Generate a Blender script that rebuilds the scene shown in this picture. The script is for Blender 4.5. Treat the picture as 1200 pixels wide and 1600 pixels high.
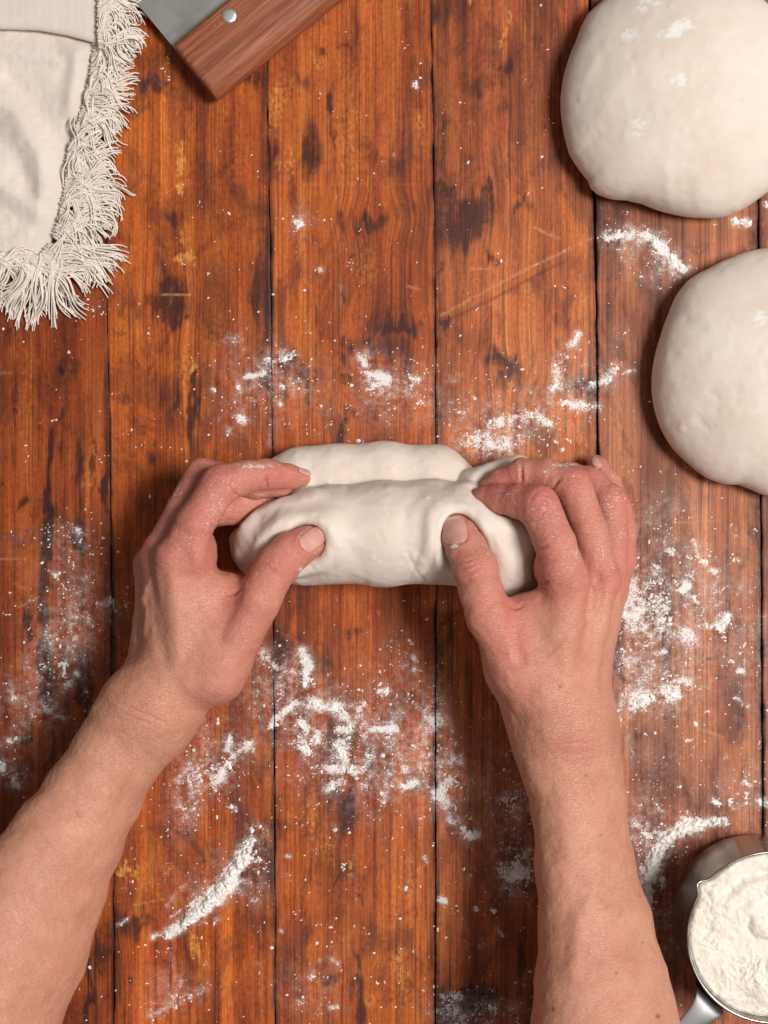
import bpy, math, random
import numpy as np
from mathutils import Vector
from mathutils.bvhtree import BVHTree

# ------------------------------------------------------------------ camera, light, exposure
scene = bpy.context.scene
for o in list(bpy.data.objects):
    bpy.data.objects.remove(o)
H = 0.90                       # camera height above the table, metres
K = 0.45 / 1200.0              # metres per photo pixel on the table plane
cam_d = bpy.data.cameras.new('camera')
cam_d.sensor_fit = 'HORIZONTAL'; cam_d.sensor_width = 36.0; cam_d.lens = 72.0
cam_d.clip_start = 0.05; cam_d.clip_end = 50
cam = bpy.data.objects.new('camera', cam_d); scene.collection.objects.link(cam)
cam.location = (0, 0, H); cam.rotation_euler = (0, 0, 0)
scene.camera = cam

world = bpy.data.worlds.new('World'); scene.world = world; world.use_nodes = True
bg = world.node_tree.nodes['Background']
bg.inputs[0].default_value = (1.0, 0.97, 0.94, 1); bg.inputs[1].default_value = 0.20

def area_light(name, elev, azim, dist, size, power, col, target=(0.02, -0.02, 0.03)):
    ld = bpy.data.lights.new(name, 'AREA'); ld.shape = 'SQUARE'; ld.size = size
    ld.energy = power; ld.color = col
    lo = bpy.data.objects.new(name, ld); scene.collection.objects.link(lo)
    e, a = math.radians(elev), math.radians(azim)
    d = Vector((math.cos(e) * math.cos(a), math.cos(e) * math.sin(a), math.sin(e)))
    lo.location = Vector(target) + d * dist
    lo.rotation_euler = (-d).to_track_quat('-Z', 'Y').to_euler()
    return lo
area_light('softbox', 62, 4, 2.5, 0.70, 71.0, (1.0, 0.97, 0.94))

vs = scene.view_settings
vs.view_transform = 'Standard'; vs.look = 'None'; vs.exposure = 0.0; vs.gamma = 1.0
vs.use_curve_mapping = False
scene.render.engine = 'CYCLES'
scene.cycles.max_bounces = 5; scene.cycles.diffuse_bounces = 3

# ------------------------------------------------------------------ helpers
rng = np.random.default_rng(7)
C = scene.collection

def W(px, py, zmm=0.0):
    z = zmm / 1000.0
    s = K * (1 - z / H)
    return np.array([(px - 600) * s, (800 - py) * s, z])
def RP(rpx, zmm=0.0):
    return rpx * K * (1 - zmm / 1000.0 / H)
def to_px(V):
    s = K * (1 - V[:, 2] / H)
    return 600 + V[:, 0] / s, 800 - V[:, 1] / s

def sstep(a, b, x):
    t = np.clip((x - a) / (b - a), 0, 1)
    return t * t * (3 - 2 * t)

def _hash(ix, iy, iz, seed):
    h = (ix.astype(np.int64) * 374761393 + iy.astype(np.int64) * 668265263 + iz.astype(np.int64) * 2147483647 + seed * 974711) & 0x7fffffff
    h = ((h ^ (h >> 13)) * 1274126177) & 0x7fffffff
    h = (h ^ (h >> 16))
    return (h & 0xffff) / 65535.0
def vnoise2(x, y, seed=0):
    ix = np.floor(x); iy = np.floor(y); fx = x - ix; fy = y - iy
    fx = fx * fx * (3 - 2 * fx); fy = fy * fy * (3 - 2 * fy)
    z0 = np.zeros_like(ix)
    a = _hash(ix, iy, z0, seed); b = _hash(ix + 1, iy, z0, seed)
    c = _hash(ix, iy + 1, z0, seed); d = _hash(ix + 1, iy + 1, z0, seed)
    return (a * (1 - fx) + b * fx) * (1 - fy) + (c * (1 - fx) + d * fx) * fy
def fbm2(x, y, octv=4, seed=0):
    r = 0; amp = 0.5; t = 0
    for i in range(octv):
        r = r + amp * vnoise2(x * 2 ** i + 17.3 * i, y * 2 ** i - 9.1 * i, seed + i); t += amp; amp *= 0.5
    return r / t
def vnoise3(P, sc, seed=0):
    q = P * sc; i = np.floor(q); f = q - i; f = f * f * (3 - 2 * f)
    out = 0
    for dx in (0, 1):
        for dy in (0, 1):
            for dz in (0, 1):
                w = (f[:, 0] if dx else 1 - f[:, 0]) * (f[:, 1] if dy else 1 - f[:, 1]) * (f[:, 2] if dz else 1 - f[:, 2])
                out = out + w * _hash(i[:, 0] + dx, i[:, 1] + dy, i[:, 2] + dz, seed)
    return out
def fbm3(P, sc, octv=3, seed=0):
    r = 0; amp = 0.5; t = 0
    for k in range(octv):
        r = r + amp * vnoise3(P + 0.37 * k, sc * 2 ** k, seed + k); t += amp; amp *= 0.5
    return r / t

def mesh_from(name, V, F, attrs=None, smooth=True, uv=None):
    me = bpy.data.meshes.new(name)
    V = np.asarray(V, dtype=np.float32)
    if isinstance(F, np.ndarray) and F.ndim == 2:
        n, m = F.shape
        me.vertices.add(len(V)); me.vertices.foreach_set('co', V.ravel())
        me.loops.add(n * m); me.loops.foreach_set('vertex_index', F.astype(np.int32).ravel())
        me.polygons.add(n)
        me.polygons.foreach_set('loop_start', (np.arange(n) * m).astype(np.int32))
        me.polygons.foreach_set('loop_total', np.full(n, m, dtype=np.int32))
        me.update(calc_edges=True); me.validate()
    else:
        me.from_pydata(V.tolist(), [], F); me.update()
    if smooth:
        me.polygons.foreach_set('use_smooth', np.ones(len(me.polygons), dtype=bool))
    for k, a in (attrs or {}).items():
        a = np.asarray(a, dtype=np.float32)
        if a.ndim == 1:
            at = me.attributes.new(k, 'FLOAT', 'POINT'); at.data.foreach_set('value', a)
        else:
            at = me.attributes.new(k, 'FLOAT_VECTOR', 'POINT'); at.data.foreach_set('vector', a.ravel())
    return me
def add_obj(name, me, mat, parent=None):
    o = bpy.data.objects.new(name, me); C.objects.link(o)
    if mat is not None and me is not None:
        me.materials.clear(); me.materials.append(mat)
    if parent is not None:
        o.parent = parent
    return o
def tag(o, label=None, cat=None, kind=None, group=None):
    if label: o['label'] = label
    if cat: o['category'] = cat
    if kind: o['kind'] = kind
    if group: o['group'] = group
    return o

def grid_faces(nu, nv):
    i = np.arange(nu - 1)[:, None]; j = np.arange(nv - 1)[None, :]
    a = (i * nv + j).ravel()
    return np.stack([a, a + nv, a + nv + 1, a + 1], 1)

# --- distances in photo pixels, for painting wear and flour where they lie
def seg_dist(px, py, pts):
    best = None; tt = None
    for (x0, y0), (x1, y1) in zip(pts[:-1], pts[1:]):
        dx, dy = x1 - x0, y1 - y0
        L = dx * dx + dy * dy + 1e-9
        t = np.clip(((px - x0) * dx + (py - y0) * dy) / L, 0, 1)
        d = np.hypot(px - x0 - t * dx, py - y0 - t * dy)
        best = d if best is None else np.minimum(best, d)
    return best
def ell(px, py, cx, cy, rx, ry, ang=0):
    a = math.radians(ang); dx = px - cx; dy = py - cy
    u = (dx * math.cos(a) + dy * math.sin(a)) / rx; v = (-dx * math.sin(a) + dy * math.cos(a)) / ry
    return np.exp(-(u * u + v * v) * 0.9)

# ------------------------------------------------------------------ signed distance tools
def smin(a, b, k):
    h = np.maximum(k - np.abs(a - b), 0) / k
    return np.minimum(a, b) - h * h * k * 0.25
def smax(a, b, k):
    return -smin(-a, -b, k)
def cone(P, a, b, ra, rb):
    ba = b - a; pa = P - a
    t = np.clip(pa @ ba / (ba @ ba + 1e-12), 0, 1)
    d = pa - t[:, None] * ba
    return np.sqrt((d * d).sum(1)) - (ra + (rb - ra) * t)
def ecaps(P, a, b, ua, va, ub, vb, uax):
    """capsule with an elliptic section: half-widths u (along uax) and v (the third axis)"""
    ba = b - a; L = np.linalg.norm(ba); w = ba / L
    u = uax - (uax @ w) * w; u = u / math.sqrt(u @ u)
    v = np.array([w[1] * u[2] - w[2] * u[1], w[2] * u[0] - w[0] * u[2], w[0] * u[1] - w[1] * u[0]])
    pa = P - a
    s = pa @ w; t = np.clip(s / L, 0, 1)
    ex = s - t * L
    ru = ua + (ub - ua) * t; rv = va + (vb - va) * t; rm = np.minimum(ru, rv)
    q = np.sqrt((pa @ u / ru) ** 2 + (pa @ v / rv) ** 2 + (ex / rm) ** 2)
    return (q - 1) * rm
def ellipsoid(P, c, r):
    r = np.asarray(r)
    q = (P - c) / r
    k0 = np.sqrt((q * q).sum(1)); k1 = np.sqrt(((q / r) ** 2).sum(1)) + 1e-9
    return k0 * (k0 - 1) / k1

def geval(f, P, cell=.018):
    """evaluate a distance field in small boxes, each with only the pieces that matter there"""
    if not hasattr(f, 'local'):
        return np.concatenate([f(c) for c in np.array_split(P, max(1, len(P) // 60000))])
    key = np.floor(P / cell).astype(np.int64); key -= key.min(0); dim = key.max(0) + 1
    kk = (key[:, 0] * dim[1] + key[:, 1]) * dim[2] + key[:, 2]
    order = np.argsort(kk, kind='stable'); ks = kk[order]
    cut = np.nonzero(np.diff(ks))[0] + 1
    out = np.empty(len(P))
    for ids in np.split(order, cut):
        q = P[ids]; c = (q.min(0) + q.max(0)) / 2; R = np.sqrt(((q - c) ** 2).sum(1).max())
        out[ids] = f.local(c, R)(q)
    return out

def polygonise(f, lo, hi, h, newton=1):
    lo = np.array(lo, dtype=np.float64); hi = np.array(hi)
    nb = np.ceil((hi - lo) / h / 8).astype(int); n = nb * 8
    g = [lo[i] + (np.arange(nb[i]) * 8 + 3.5) * h for i in range(3)]
    cc = np.stack(np.meshgrid(*g, indexing='ij'), -1).reshape(-1, 3)
    dc = geval(f, cc, .04)
    act = np.abs(dc) < 8 * h * 1.05 + 0.0015
    D = np.repeat(np.repeat(np.repeat(dc.reshape(nb).astype(np.float32), 8, 0), 8, 1), 8, 2)
    idx = np.stack(np.unravel_index(np.nonzero(act)[0], nb), 1)
    off = np.stack(np.meshgrid(*[np.arange(8)] * 3, indexing='ij'), -1).reshape(-1, 3)
    ii = (idx[:, None, :] * 8 + off[None]).reshape(-1, 3)
    D[ii[:, 0], ii[:, 1], ii[:, 2]] = geval(f, lo + ii * h)
    ins = (D < 0).astype(np.uint8)
    c = np.zeros(n - 1, np.uint8)
    corners = [(a, b, d) for a in (0, 1) for b in (0, 1) for d in (0, 1)]
    sl = lambda o, k: slice(o, n[k] - 1 + o)
    for a, b, d in corners:
        c += ins[sl(a, 0), sl(b, 1), sl(d, 2)]
    cells = np.stack(np.nonzero((c > 0) & (c < 8)), 1)
    vid = np.full(n - 1, -1, np.int32); vid[cells[:, 0], cells[:, 1], cells[:, 2]] = np.arange(len(cells))
    vals = {o: D[cells[:, 0] + o[0], cells[:, 1] + o[1], cells[:, 2] + o[2]] for o in corners}
    acc = np.zeros((len(cells), 3)); cnt = np.zeros(len(cells))
    for o in corners:
        for ax in range(3):
            if o[ax] == 0:
                q = list(o); q[ax] = 1; q = tuple(q)
                va, vb = vals[o], vals[q]; m = (va < 0) != (vb < 0)
                t = np.where(m, va / np.where(m, va - vb, 1), 0)
                p = np.array(o, float)[None].repeat(len(cells), 0); p[:, ax] += t
                acc += p * m[:, None]; cnt += m
    V = lo + (cells + acc / cnt[:, None]) * h
    quads = []
    for ax in range(3):
        s0 = [slice(1, n[i] - 1) for i in range(3)]; s1 = list(s0)
        s0[ax] = slice(0, n[ax] - 1); s1[ax] = slice(1, n[ax])
        A = ins[tuple(s0)]; B = ins[tuple(s1)]
        e = np.stack(np.nonzero(A != B), 1)
        flip = A[e[:, 0], e[:, 1], e[:, 2]] == 1
        for i in range(3):
            if i != ax: e[:, i] += 1
        b1, b2 = (ax + 1) % 3, (ax + 2) % 3
        def cell(d1, d2):
            q = e.copy(); q[:, b1] += d1; q[:, b2] += d2
            return vid[q[:, 0], q[:, 1], q[:, 2]]
        Q = np.stack([cell(-1, -1), cell(0, -1), cell(0, 0), cell(-1, 0)], 1)
        Q[~flip] = Q[~flip][:, ::-1]
        quads.append(Q)
    F = np.concatenate(quads); F = F[(F >= 0).all(1)]
    for _ in range(newton):
        V = V - np.clip(geval(f, V), -h, h)[:, None] * vnormals(V, F)
    return V, F, vnormals(V, F)

def vnormals(V, F):
    n = np.cross(V[F[:, 2]] - V[F[:, 0]], V[F[:, 3]] - V[F[:, 1]])
    N = np.zeros_like(V)
    for k in range(4):
        for c in range(3):
            N[:, c] += np.bincount(F[:, k], n[:, c], len(V))
    return N / (np.linalg.norm(N, axis=1)[:, None] + 1e-15)

# ------------------------------------------------------------------ node helpers
class NT:
    def __init__(self, name):
        self.mat = bpy.data.materials.new(name); self.mat.use_nodes = True
        self.t = self.mat.node_tree; self.t.nodes.clear()
        self.out = self.t.nodes.new('ShaderNodeOutputMaterial')
    def n(self, typ, ins=None, **kw):
        nd = self.t.nodes.new(typ)
        for k, v in kw.items(): setattr(nd, k, v)
        for k, v in (ins or {}).items(): self.set(nd.inputs[k], v)
        return nd
    def set(self, sock, v):
        if isinstance(v, bpy.types.NodeSocket): self.t.links.new(v, sock)
        else:
            if hasattr(sock.default_value, '__len__') and not isinstance(v, (int, float)):
                v = tuple(v)
                if len(sock.default_value) == 4 and len(v) == 3: v = v + (1,)
            sock.default_value = v
    def math(self, op, a, b=0.0, c=None, clamp=False):
        nd = self.n('ShaderNodeMath', operation=op, use_clamp=clamp); self.set(nd.inputs[0], a); self.set(nd.inputs[1], b)
        if c is not None: self.set(nd.inputs[2], c)
        return nd.outputs[0]
    def mix(self, fac, a, b, blend='MIX'):
        nd = self.n('ShaderNodeMix', data_type='RGBA', blend_type=blend)
        self.set(nd.inputs[0], fac); self.set(nd.inputs[6], a); self.set(nd.inputs[7], b)
        return nd.outputs[2]
    def attr(self, name):
        return self.n('ShaderNodeAttribute', attribute_name=name)
    def noise(self, vec, scale, detail=3, rough=0.55, dist=0.0):
        nd = self.n('ShaderNodeTexNoise', {'Scale': scale, 'Detail': detail, 'Roughness': rough, 'Distortion': dist})
        self.set(nd.inputs['Vector'], vec)
        return nd.outputs[0]
    def mapping(self, vec, sc, loc=(0, 0, 0), rot=(0, 0, 0)):
        nd = self.n('ShaderNodeMapping'); self.set(nd.inputs[0], vec)
        nd.inputs['Scale'].default_value = sc; nd.inputs['Location'].default_value = loc; nd.inputs['Rotation'].default_value = rot
        return nd.outputs[0]
    def ramp(self, fac, stops, interp='LINEAR'):
        nd = self.n('ShaderNodeValToRGB'); self.set(nd.inputs[0], fac); cr = nd.color_ramp; cr.interpolation = interp
        while len(cr.elements) < len(stops): cr.elements.new(0.5)
        for e, (p, c) in zip(cr.elements, stops):
            e.position = p; e.color = (c + (1,)) if isinstance(c, tuple) else (c, c, c, 1)
        return nd.outputs[0]
    def range(self, v, a, b, c=0.0, d=1.0, smooth=True):
        nd = self.n('ShaderNodeMapRange', interpolation_type='SMOOTHSTEP' if smooth else 'LINEAR')
        for k, x in zip((0, 1, 2, 3, 4), (v, a, b, c, d)): self.set(nd.inputs[k], x)
        return nd.outputs[0]
    def bump(self, h, strength, dist, normal=None):
        nd = self.n('ShaderNodeBump', {'Strength': strength, 'Distance': dist}); self.set(nd.inputs['Height'], h)
        if normal is not None: self.set(nd.inputs['Normal'], normal)
        return nd.outputs[0]
    def coord(self):
        return self.n('ShaderNodeTexCoord').outputs['Object']
    def principled(self, **kw):
        p = self.n('ShaderNodeBsdfPrincipled')
        for k, v in kw.items(): self.set(p.inputs[k.replace('_', ' ')], v)
        self.t.links.new(p.outputs[0], self.out.inputs[0])
        return p

# ------------------------------------------------------------------ where the flour lies (photo pixels on the table plane)
# solid streaks and clumps: (points, half-width, density)
FL_LINES = [
    ([(905, 525), (886, 545), (871, 575), (866, 606)], 9, .85), ([(878, 632), (905, 634), (936, 636)], 7, .85),
    ([(772, 662), (800, 654), (828, 648)], 10, .85), ([(842, 652), (858, 664)], 8, .8), ([(925, 602), (952, 592), (966, 570)], 7, .85),
    ([(978, 580), (992, 578)], 5, .8), ([(1006, 362), (1030, 385), (1058, 412), (1070, 424)], 10, .95), ([(948, 372), (985, 362)], 11, .95),
    ([(735, 690), (790, 700)], 12, .55), ([(386, 589), (412, 585)], 5, 1.0), ([(424, 566), (460, 552)], 8, .75), ([(566, 556), (580, 585), (604, 592)], 9, .9),
    ([(574, 590), (584, 605)], 9, .85), ([(472, 1016), (481, 1044), (476, 1066)], 9, .95), ([(410, 1022), (432, 1045)], 10, .75),
    ([(462, 1096), (440, 1116), (424, 1132)], 7, .9), ([(492, 1102), (522, 1104), (540, 1122)], 11, .95), ([(470, 1128), (478, 1140)], 8, .9),
    ([(468, 1152), (478, 1172)], 10, .9), ([(490, 1156), (500, 1150)], 8, .85), ([(530, 1162), (538, 1190)], 10, .85), ([(538, 1198), (552, 1204)], 11, 1.0),
    ([(505, 1200), (530, 1204)], 8, .85), ([(515, 1232), (528, 1224)], 10, .85), ([(585, 1140), (620, 1138)], 6, .9), ([(560, 1108), (568, 1100)], 8, .95),
    ([(532, 1140), (542, 1138)], 9, .8), ([(668, 1112), (684, 1128)], 14, .55), ([(684, 1240), (700, 1225), (708, 1218)], 10, .95), ([(692, 1246), (697, 1252)], 9, 1.0),
    ([(724, 1300), (736, 1306)], 12, 1.05), ([(706, 1282), (718, 1284)], 8, .85), ([(740, 1298), (750, 1304)], 6, .85), ([(712, 1186), (720, 1190)], 7, .85),
    ([(795, 1250), (820, 1262)], 14, .62), ([(808, 1362), (822, 1366)], 13, .8), ([(790, 1358), (800, 1370)], 10, .55), ([(630, 1200), (634, 1206)], 6, .9),
    ([(574, 1180), (580, 1182)], 6, .9), ([(566, 1226), (572, 1230)], 6, 1.0), ([(630, 1230), (648, 1224)], 5, .9), ([(596, 1242), (600, 1252)], 6, .85),
    ([(386, 1164), (364, 1184), (346, 1208), (334, 1224)], 9, .85), ([(360, 1150), (352, 1180)], 7, .6), ([(392, 1314), (380, 1340)], 6, 1.2), ([(380, 1340), (360, 1372)], 9, 1.3), ([(360, 1372), (334, 1402)], 12, 1.3), ([(334, 1404), (306, 1430)], 11, 1.3), ([(306, 1430), (286, 1443)], 8, 1.2), ([(352, 1376), (268, 1432)], 2.6, .9),
    ([(392, 1292), (394, 1306)], 6, .85), ([(402, 1290), (414, 1300)], 7, .6), ([(400, 1346), (406, 1344)], 5, .8), ([(286, 1444), (264, 1459)], 8, 1.1), ([(264, 1459), (240, 1464)], 6, .95), ([(340, 1435), (336, 1440)], 6, .9),
    ([(184, 1446), (200, 1436)], 4, .8), ([(312, 1548), (282, 1566), (236, 1588)], 10, .6), ([(284, 1534), (286, 1542)], 6, .7), ([(264, 1482), (270, 1510)], 4, .5),
    ([(690, 1556), (716, 1556)], 9, .75), ([(690, 1580), (720, 1596)], 16, .55), ([(740, 1590), (800, 1580)], 18, .42), ([(820, 1535), (832, 1520)], 9, .6), ([(690, 1406), (694, 1408)], 6, 1.0),
    ([(742, 1419), (745, 1421)], 4, .9), ([(754, 1468), (752, 1480)], 5, .75), ([(768, 1420), (772, 1424)], 4, .8), ([(776, 1450), (786, 1462)], 3, .8), ([(662, 1340), (666, 1346)], 4, .9), ([(628, 1389), (633, 1390)], 3, .9),
    ([(2, 1196), (16, 1216), (28, 1232)], 8, .75), ([(14, 1158), (26, 1158)], 6, .85), ([(92, 1040), (104, 1068)], 10, .55), ([(10, 1060), (22, 1092)], 7, .5), ([(70, 1106), (92, 1120)], 12, .48),
    ([(152, 944), (174, 940)], 7, .7), ([(138, 960), (139, 964)], 5, .75), ([(86, 900), (88, 904)], 5, .9), ([(106, 1066), (108, 1070)], 4, .95), ([(118, 1052), (121, 1054)], 4, .95), ([(136, 1080), (139, 1082)], 4, .9), ([(52, 1118), (54, 1120)], 4, .9), ([(98, 1034), (102, 1038)], 5, .85),
    ([(120, 826), (132, 832)], 6, .7), ([(996, 1098), (1014, 1092)], 12, 1.05), ([(1038, 1078), (1056, 1086)], 12, .95), ([(1066, 1066), (1076, 1068)], 7, .85), ([(1104, 976), (1112, 978)], 6, .9), ([(1124, 980), (1136, 966)], 9, 1.0),
    ([(1070, 990), (1078, 996)], 9, .7), ([(1032, 1020), (1036, 1018)], 6, 1.0), ([(1096, 872), (1102, 878)], 6, .95), ([(1112, 890), (1118, 892)], 5, .95), ([(1148, 876), (1152, 876)], 5, .95), ([(1066, 922), (1074, 916)], 6, 1.0), ([(1082, 934), (1086, 940)], 6, .9),
    ([(1024, 884), (1028, 886)], 5, .95), ([(1044, 862), (1048, 866)], 5, .8), ([(1090, 866), (1084, 842)], 3, .7), ([(1154, 1048), (1160, 1050)], 5, .95), ([(1150, 1088), (1158, 1100), (1168, 1104)], 3, .85), ([(1150, 1122), (1160, 1126)], 4, .7),
    ([(1130, 1186), (1134, 1184)], 5, .9), ([(1164, 1222), (1168, 1226)], 6, .85), ([(1116, 1252), (1122, 1256)], 7, .9), ([(1142, 1258), (1146, 1262)], 6, .9), ([(1190, 1252), (1200, 1256)], 7, .95), ([(1072, 1154), (1076, 1156)], 4, .9), ([(1086, 1130), (1088, 1134)], 3, .9),
    ([(1130, 1282), (1096, 1286)], 6, 1.15), ([(1088, 1290), (1072, 1292)], 11, 1.2), ([(1064, 1298), (1044, 1308), (1030, 1328), (1018, 1350), (1012, 1372)], 9.5, 1.25), ([(1012, 1376), (1016, 1418)], 5, 1.1), ([(1008, 1300), (1016, 1306)], 10, .95), ([(1030, 1266), (1034, 1270)], 7, .9), ([(1034, 1370), (1036, 1390)], 5, .8), ([(992, 1286), (1000, 1292)], 7, .8),
    ([(1148, 347), (1168, 347)], 7, 1.1), ([(1196, 318), (1200, 322)], 5, 1.0), ([(462, 348), (470, 350)], 6, .95), ([(648, 130), (650, 136)], 5, 1.0), ([(500, 420), (502, 424)], 4, .8), ([(532, 445), (534, 480)], 3, .5), ([(615, 240), (616, 243)], 2, 1.0),
    ([(372, 652), (374, 656)], 5, .9), ([(380, 654), (384, 658)], 5, .9), ([(340, 653), (342, 656)], 4, .8), ([(354, 668), (358, 674)], 6, .6), ([(333, 607), (335, 610)], 4, .8), ([(372, 606), (374, 608)], 4, .85), ([(396, 622), (400, 626)], 5, .6), ([(437, 631), (439, 633)], 3, .9), ([(420, 680), (421, 696)], 4, .7), ([(505, 638), (507, 642)], 5, .6),
    ([(352, 530), (374, 528)], 7, .55), ([(640, 590), (662, 596)], 5, .7), ([(655, 626), (664, 632)], 6, .5), ([(702, 592), (708, 594)], 6, .55), ([(718, 644), (724, 646)], 5, .7), ([(740, 620), (742, 622)], 3, .7), ([(868, 690), (870, 692)], 3, 1.0), ([(878, 702), (879, 703)], 3, 1.0), ([(720, 585), (722, 588)], 3, .7),
    ([(448, 1338), (452, 1338)], 4, 1.0), ([(398, 1504), (401, 1506)], 3, .9), ([(438, 1454), (440, 1456)], 3, .85), ([(520, 1498), (530, 1506)], 4, .6), ([(500, 1500), (502, 1502)], 3, .8), ([(484, 1528), (490, 1520)], 4, .7), ([(516, 1574), (528, 1574)], 4, .8), ([(468, 1566), (474, 1566)], 4, .7), ([(518, 1290), (526, 1302)], 6, .6), ([(362, 1262), (366, 1264)], 5, .8), ([(316, 1218), (318, 1220)], 5, .8),
    ([(290, 1380), (260, 1415)], 3, .5), ([(320, 1395), (290, 1425)], 3, .8), ([(1180, 940), (1184, 942)], 3, .7), ([(640, 1000), (642, 1002)], 3, .9), ([(646, 1026), (648, 1028)], 4, .9), ([(648, 1044), (650, 1046)], 3, .8), ([(590, 956), (591, 958)], 2, 1.0), ([(592, 1082), (606, 1076)], 7, .5),
]
# thin dust: (cx, cy, rx, ry, angle, density)
FL_DUST = [
    (560, 640, 130, 60, 0, .20), (390, 610, 75, 90, 0, .30), (450, 580, 60, 40, 0, .22), (590, 590, 35, 60, -15, .32), (800, 660, 110, 50, -15, .34), (890, 600, 60, 70, 0, .28), (760, 700, 50, 25, 0, .40), (960, 560, 40, 60, 0, .22), (640, 600, 40, 40, 0, .20),
    (1000, 390, 60, 45, 20, .40), (1040, 420, 50, 50, 0, .25), (540, 1150, 130, 80, 10, .36), (440, 1060, 60, 60, 0, .40), (600, 1200, 110, 70, 0, .28), (330, 1190, 60, 80, 20, .42), (290, 1250, 25, 70, 8, .36), (640, 1040, 80, 80, 0, .26), (680, 1160, 30, 90, 0, .22), (740, 1230, 60, 60, 0, .22), (805, 1280, 40, 110, 0, .28), (810, 1360, 40, 40, 0, .45),
    (330, 1370, 80, 40, -35, .32), (400, 1360, 25, 60, 0, .34), (270, 1550, 60, 50, 0, .34), (740, 1575, 90, 40, 0, .30), (480, 1550, 90, 70, 0, .22), (600, 1400, 200, 160, 0, .13), (90, 1040, 80, 110, 0, .33), (130, 950, 70, 80, 0, .28), (30, 1130, 50, 60, 0, .30), (120, 850, 45, 50, 0, .28), (30, 850, 50, 40, 0, .2), (20, 1210, 30, 30, 0, .42),
    (995, 930, 40, 70, 0, .44), (1020, 960, 60, 60, 0, .40), (1060, 1010, 100, 110, 0, .26), (980, 1060, 20, 120, 2, .42), (1040, 1085, 55, 35, 0, .42), (1140, 980, 70, 100, 0, .26), (1030, 800, 60, 50, 0, .32), (1090, 870, 80, 60, 0, .24), (1000, 1275, 45, 50, 0, .34), (1005, 1350, 30, 50, 0, .30), (1130, 1240, 80, 60, 0, .28), (1040, 1450, 40, 80, 0, .38), (1030, 1180, 60, 50, 0, .22), (1060, 1340, 30, 30, 0, .18),
    (480, 400, 160, 120, 0, .12), (470, 345, 18, 22, 0, .35), (720, 600, 80, 60, 0, .18), (1100, 640, 60, 120, 0, .14), (1180, 1150, 30, 250, 0, .18), (200, 1300, 60, 200, 0, .15), (600, 1000, 400, 500, 0, .045), (155, 470, 40, 40, 0, .16), (230, 130, 30, 30, 0, .2),
    (640, 200, 40, 80, 0, .14),
]
def flour_fields(px, py):
    """px, py: 1-D regular axes. Returns solid and dust density on the grid (len(px), len(py))"""
    S = np.zeros((len(px), len(py))); D = np.zeros_like(S)
    def sub(x0, x1, y0, y1):
        i0, i1 = np.searchsorted(px, [x0, x1]); j0, j1 = np.searchsorted(py, [y0, y1])
        return slice(i0, i1), slice(j0, j1)
    for pts, w, s in FL_LINES:
        if s < 1.1: w = w * .76; s = s - .09
        xs = [p[0] for p in pts]; ys = [p[1] for p in pts]; m = w * 2.6
        a, b = sub(min(xs) - m, max(xs) + m, min(ys) - m, max(ys) + m)
        X, Y = np.meshgrid(px[a], py[b], indexing='ij')
        if X.size == 0: continue
        d = seg_dist(X, Y, pts) / w
        ss = s if s >= .93 else s * .84
        S[a, b] = np.maximum(S[a, b], ss * np.clip(1.25 - 0.5 * d * d, 0, 1.1) )
        D[a, b] = np.maximum(D[a, b], 0.84 * s * np.exp(-(d / 1.35) ** 2))
    for cx, cy, rx, ry, an, s in FL_DUST:
        m = max(rx, ry) * 1.9
        a, b = sub(cx - m, cx + m, cy - m, cy + m)
        X, Y = np.meshgrid(px[a], py[b], indexing='ij')
        if X.size == 0: continue
        D[a, b] = D[a, b] + s * ell(X, Y, cx, cy, rx, ry, an) * (1 - 0.6 * np.clip(D[a, b], 0, 1))
    return S, D

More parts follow.
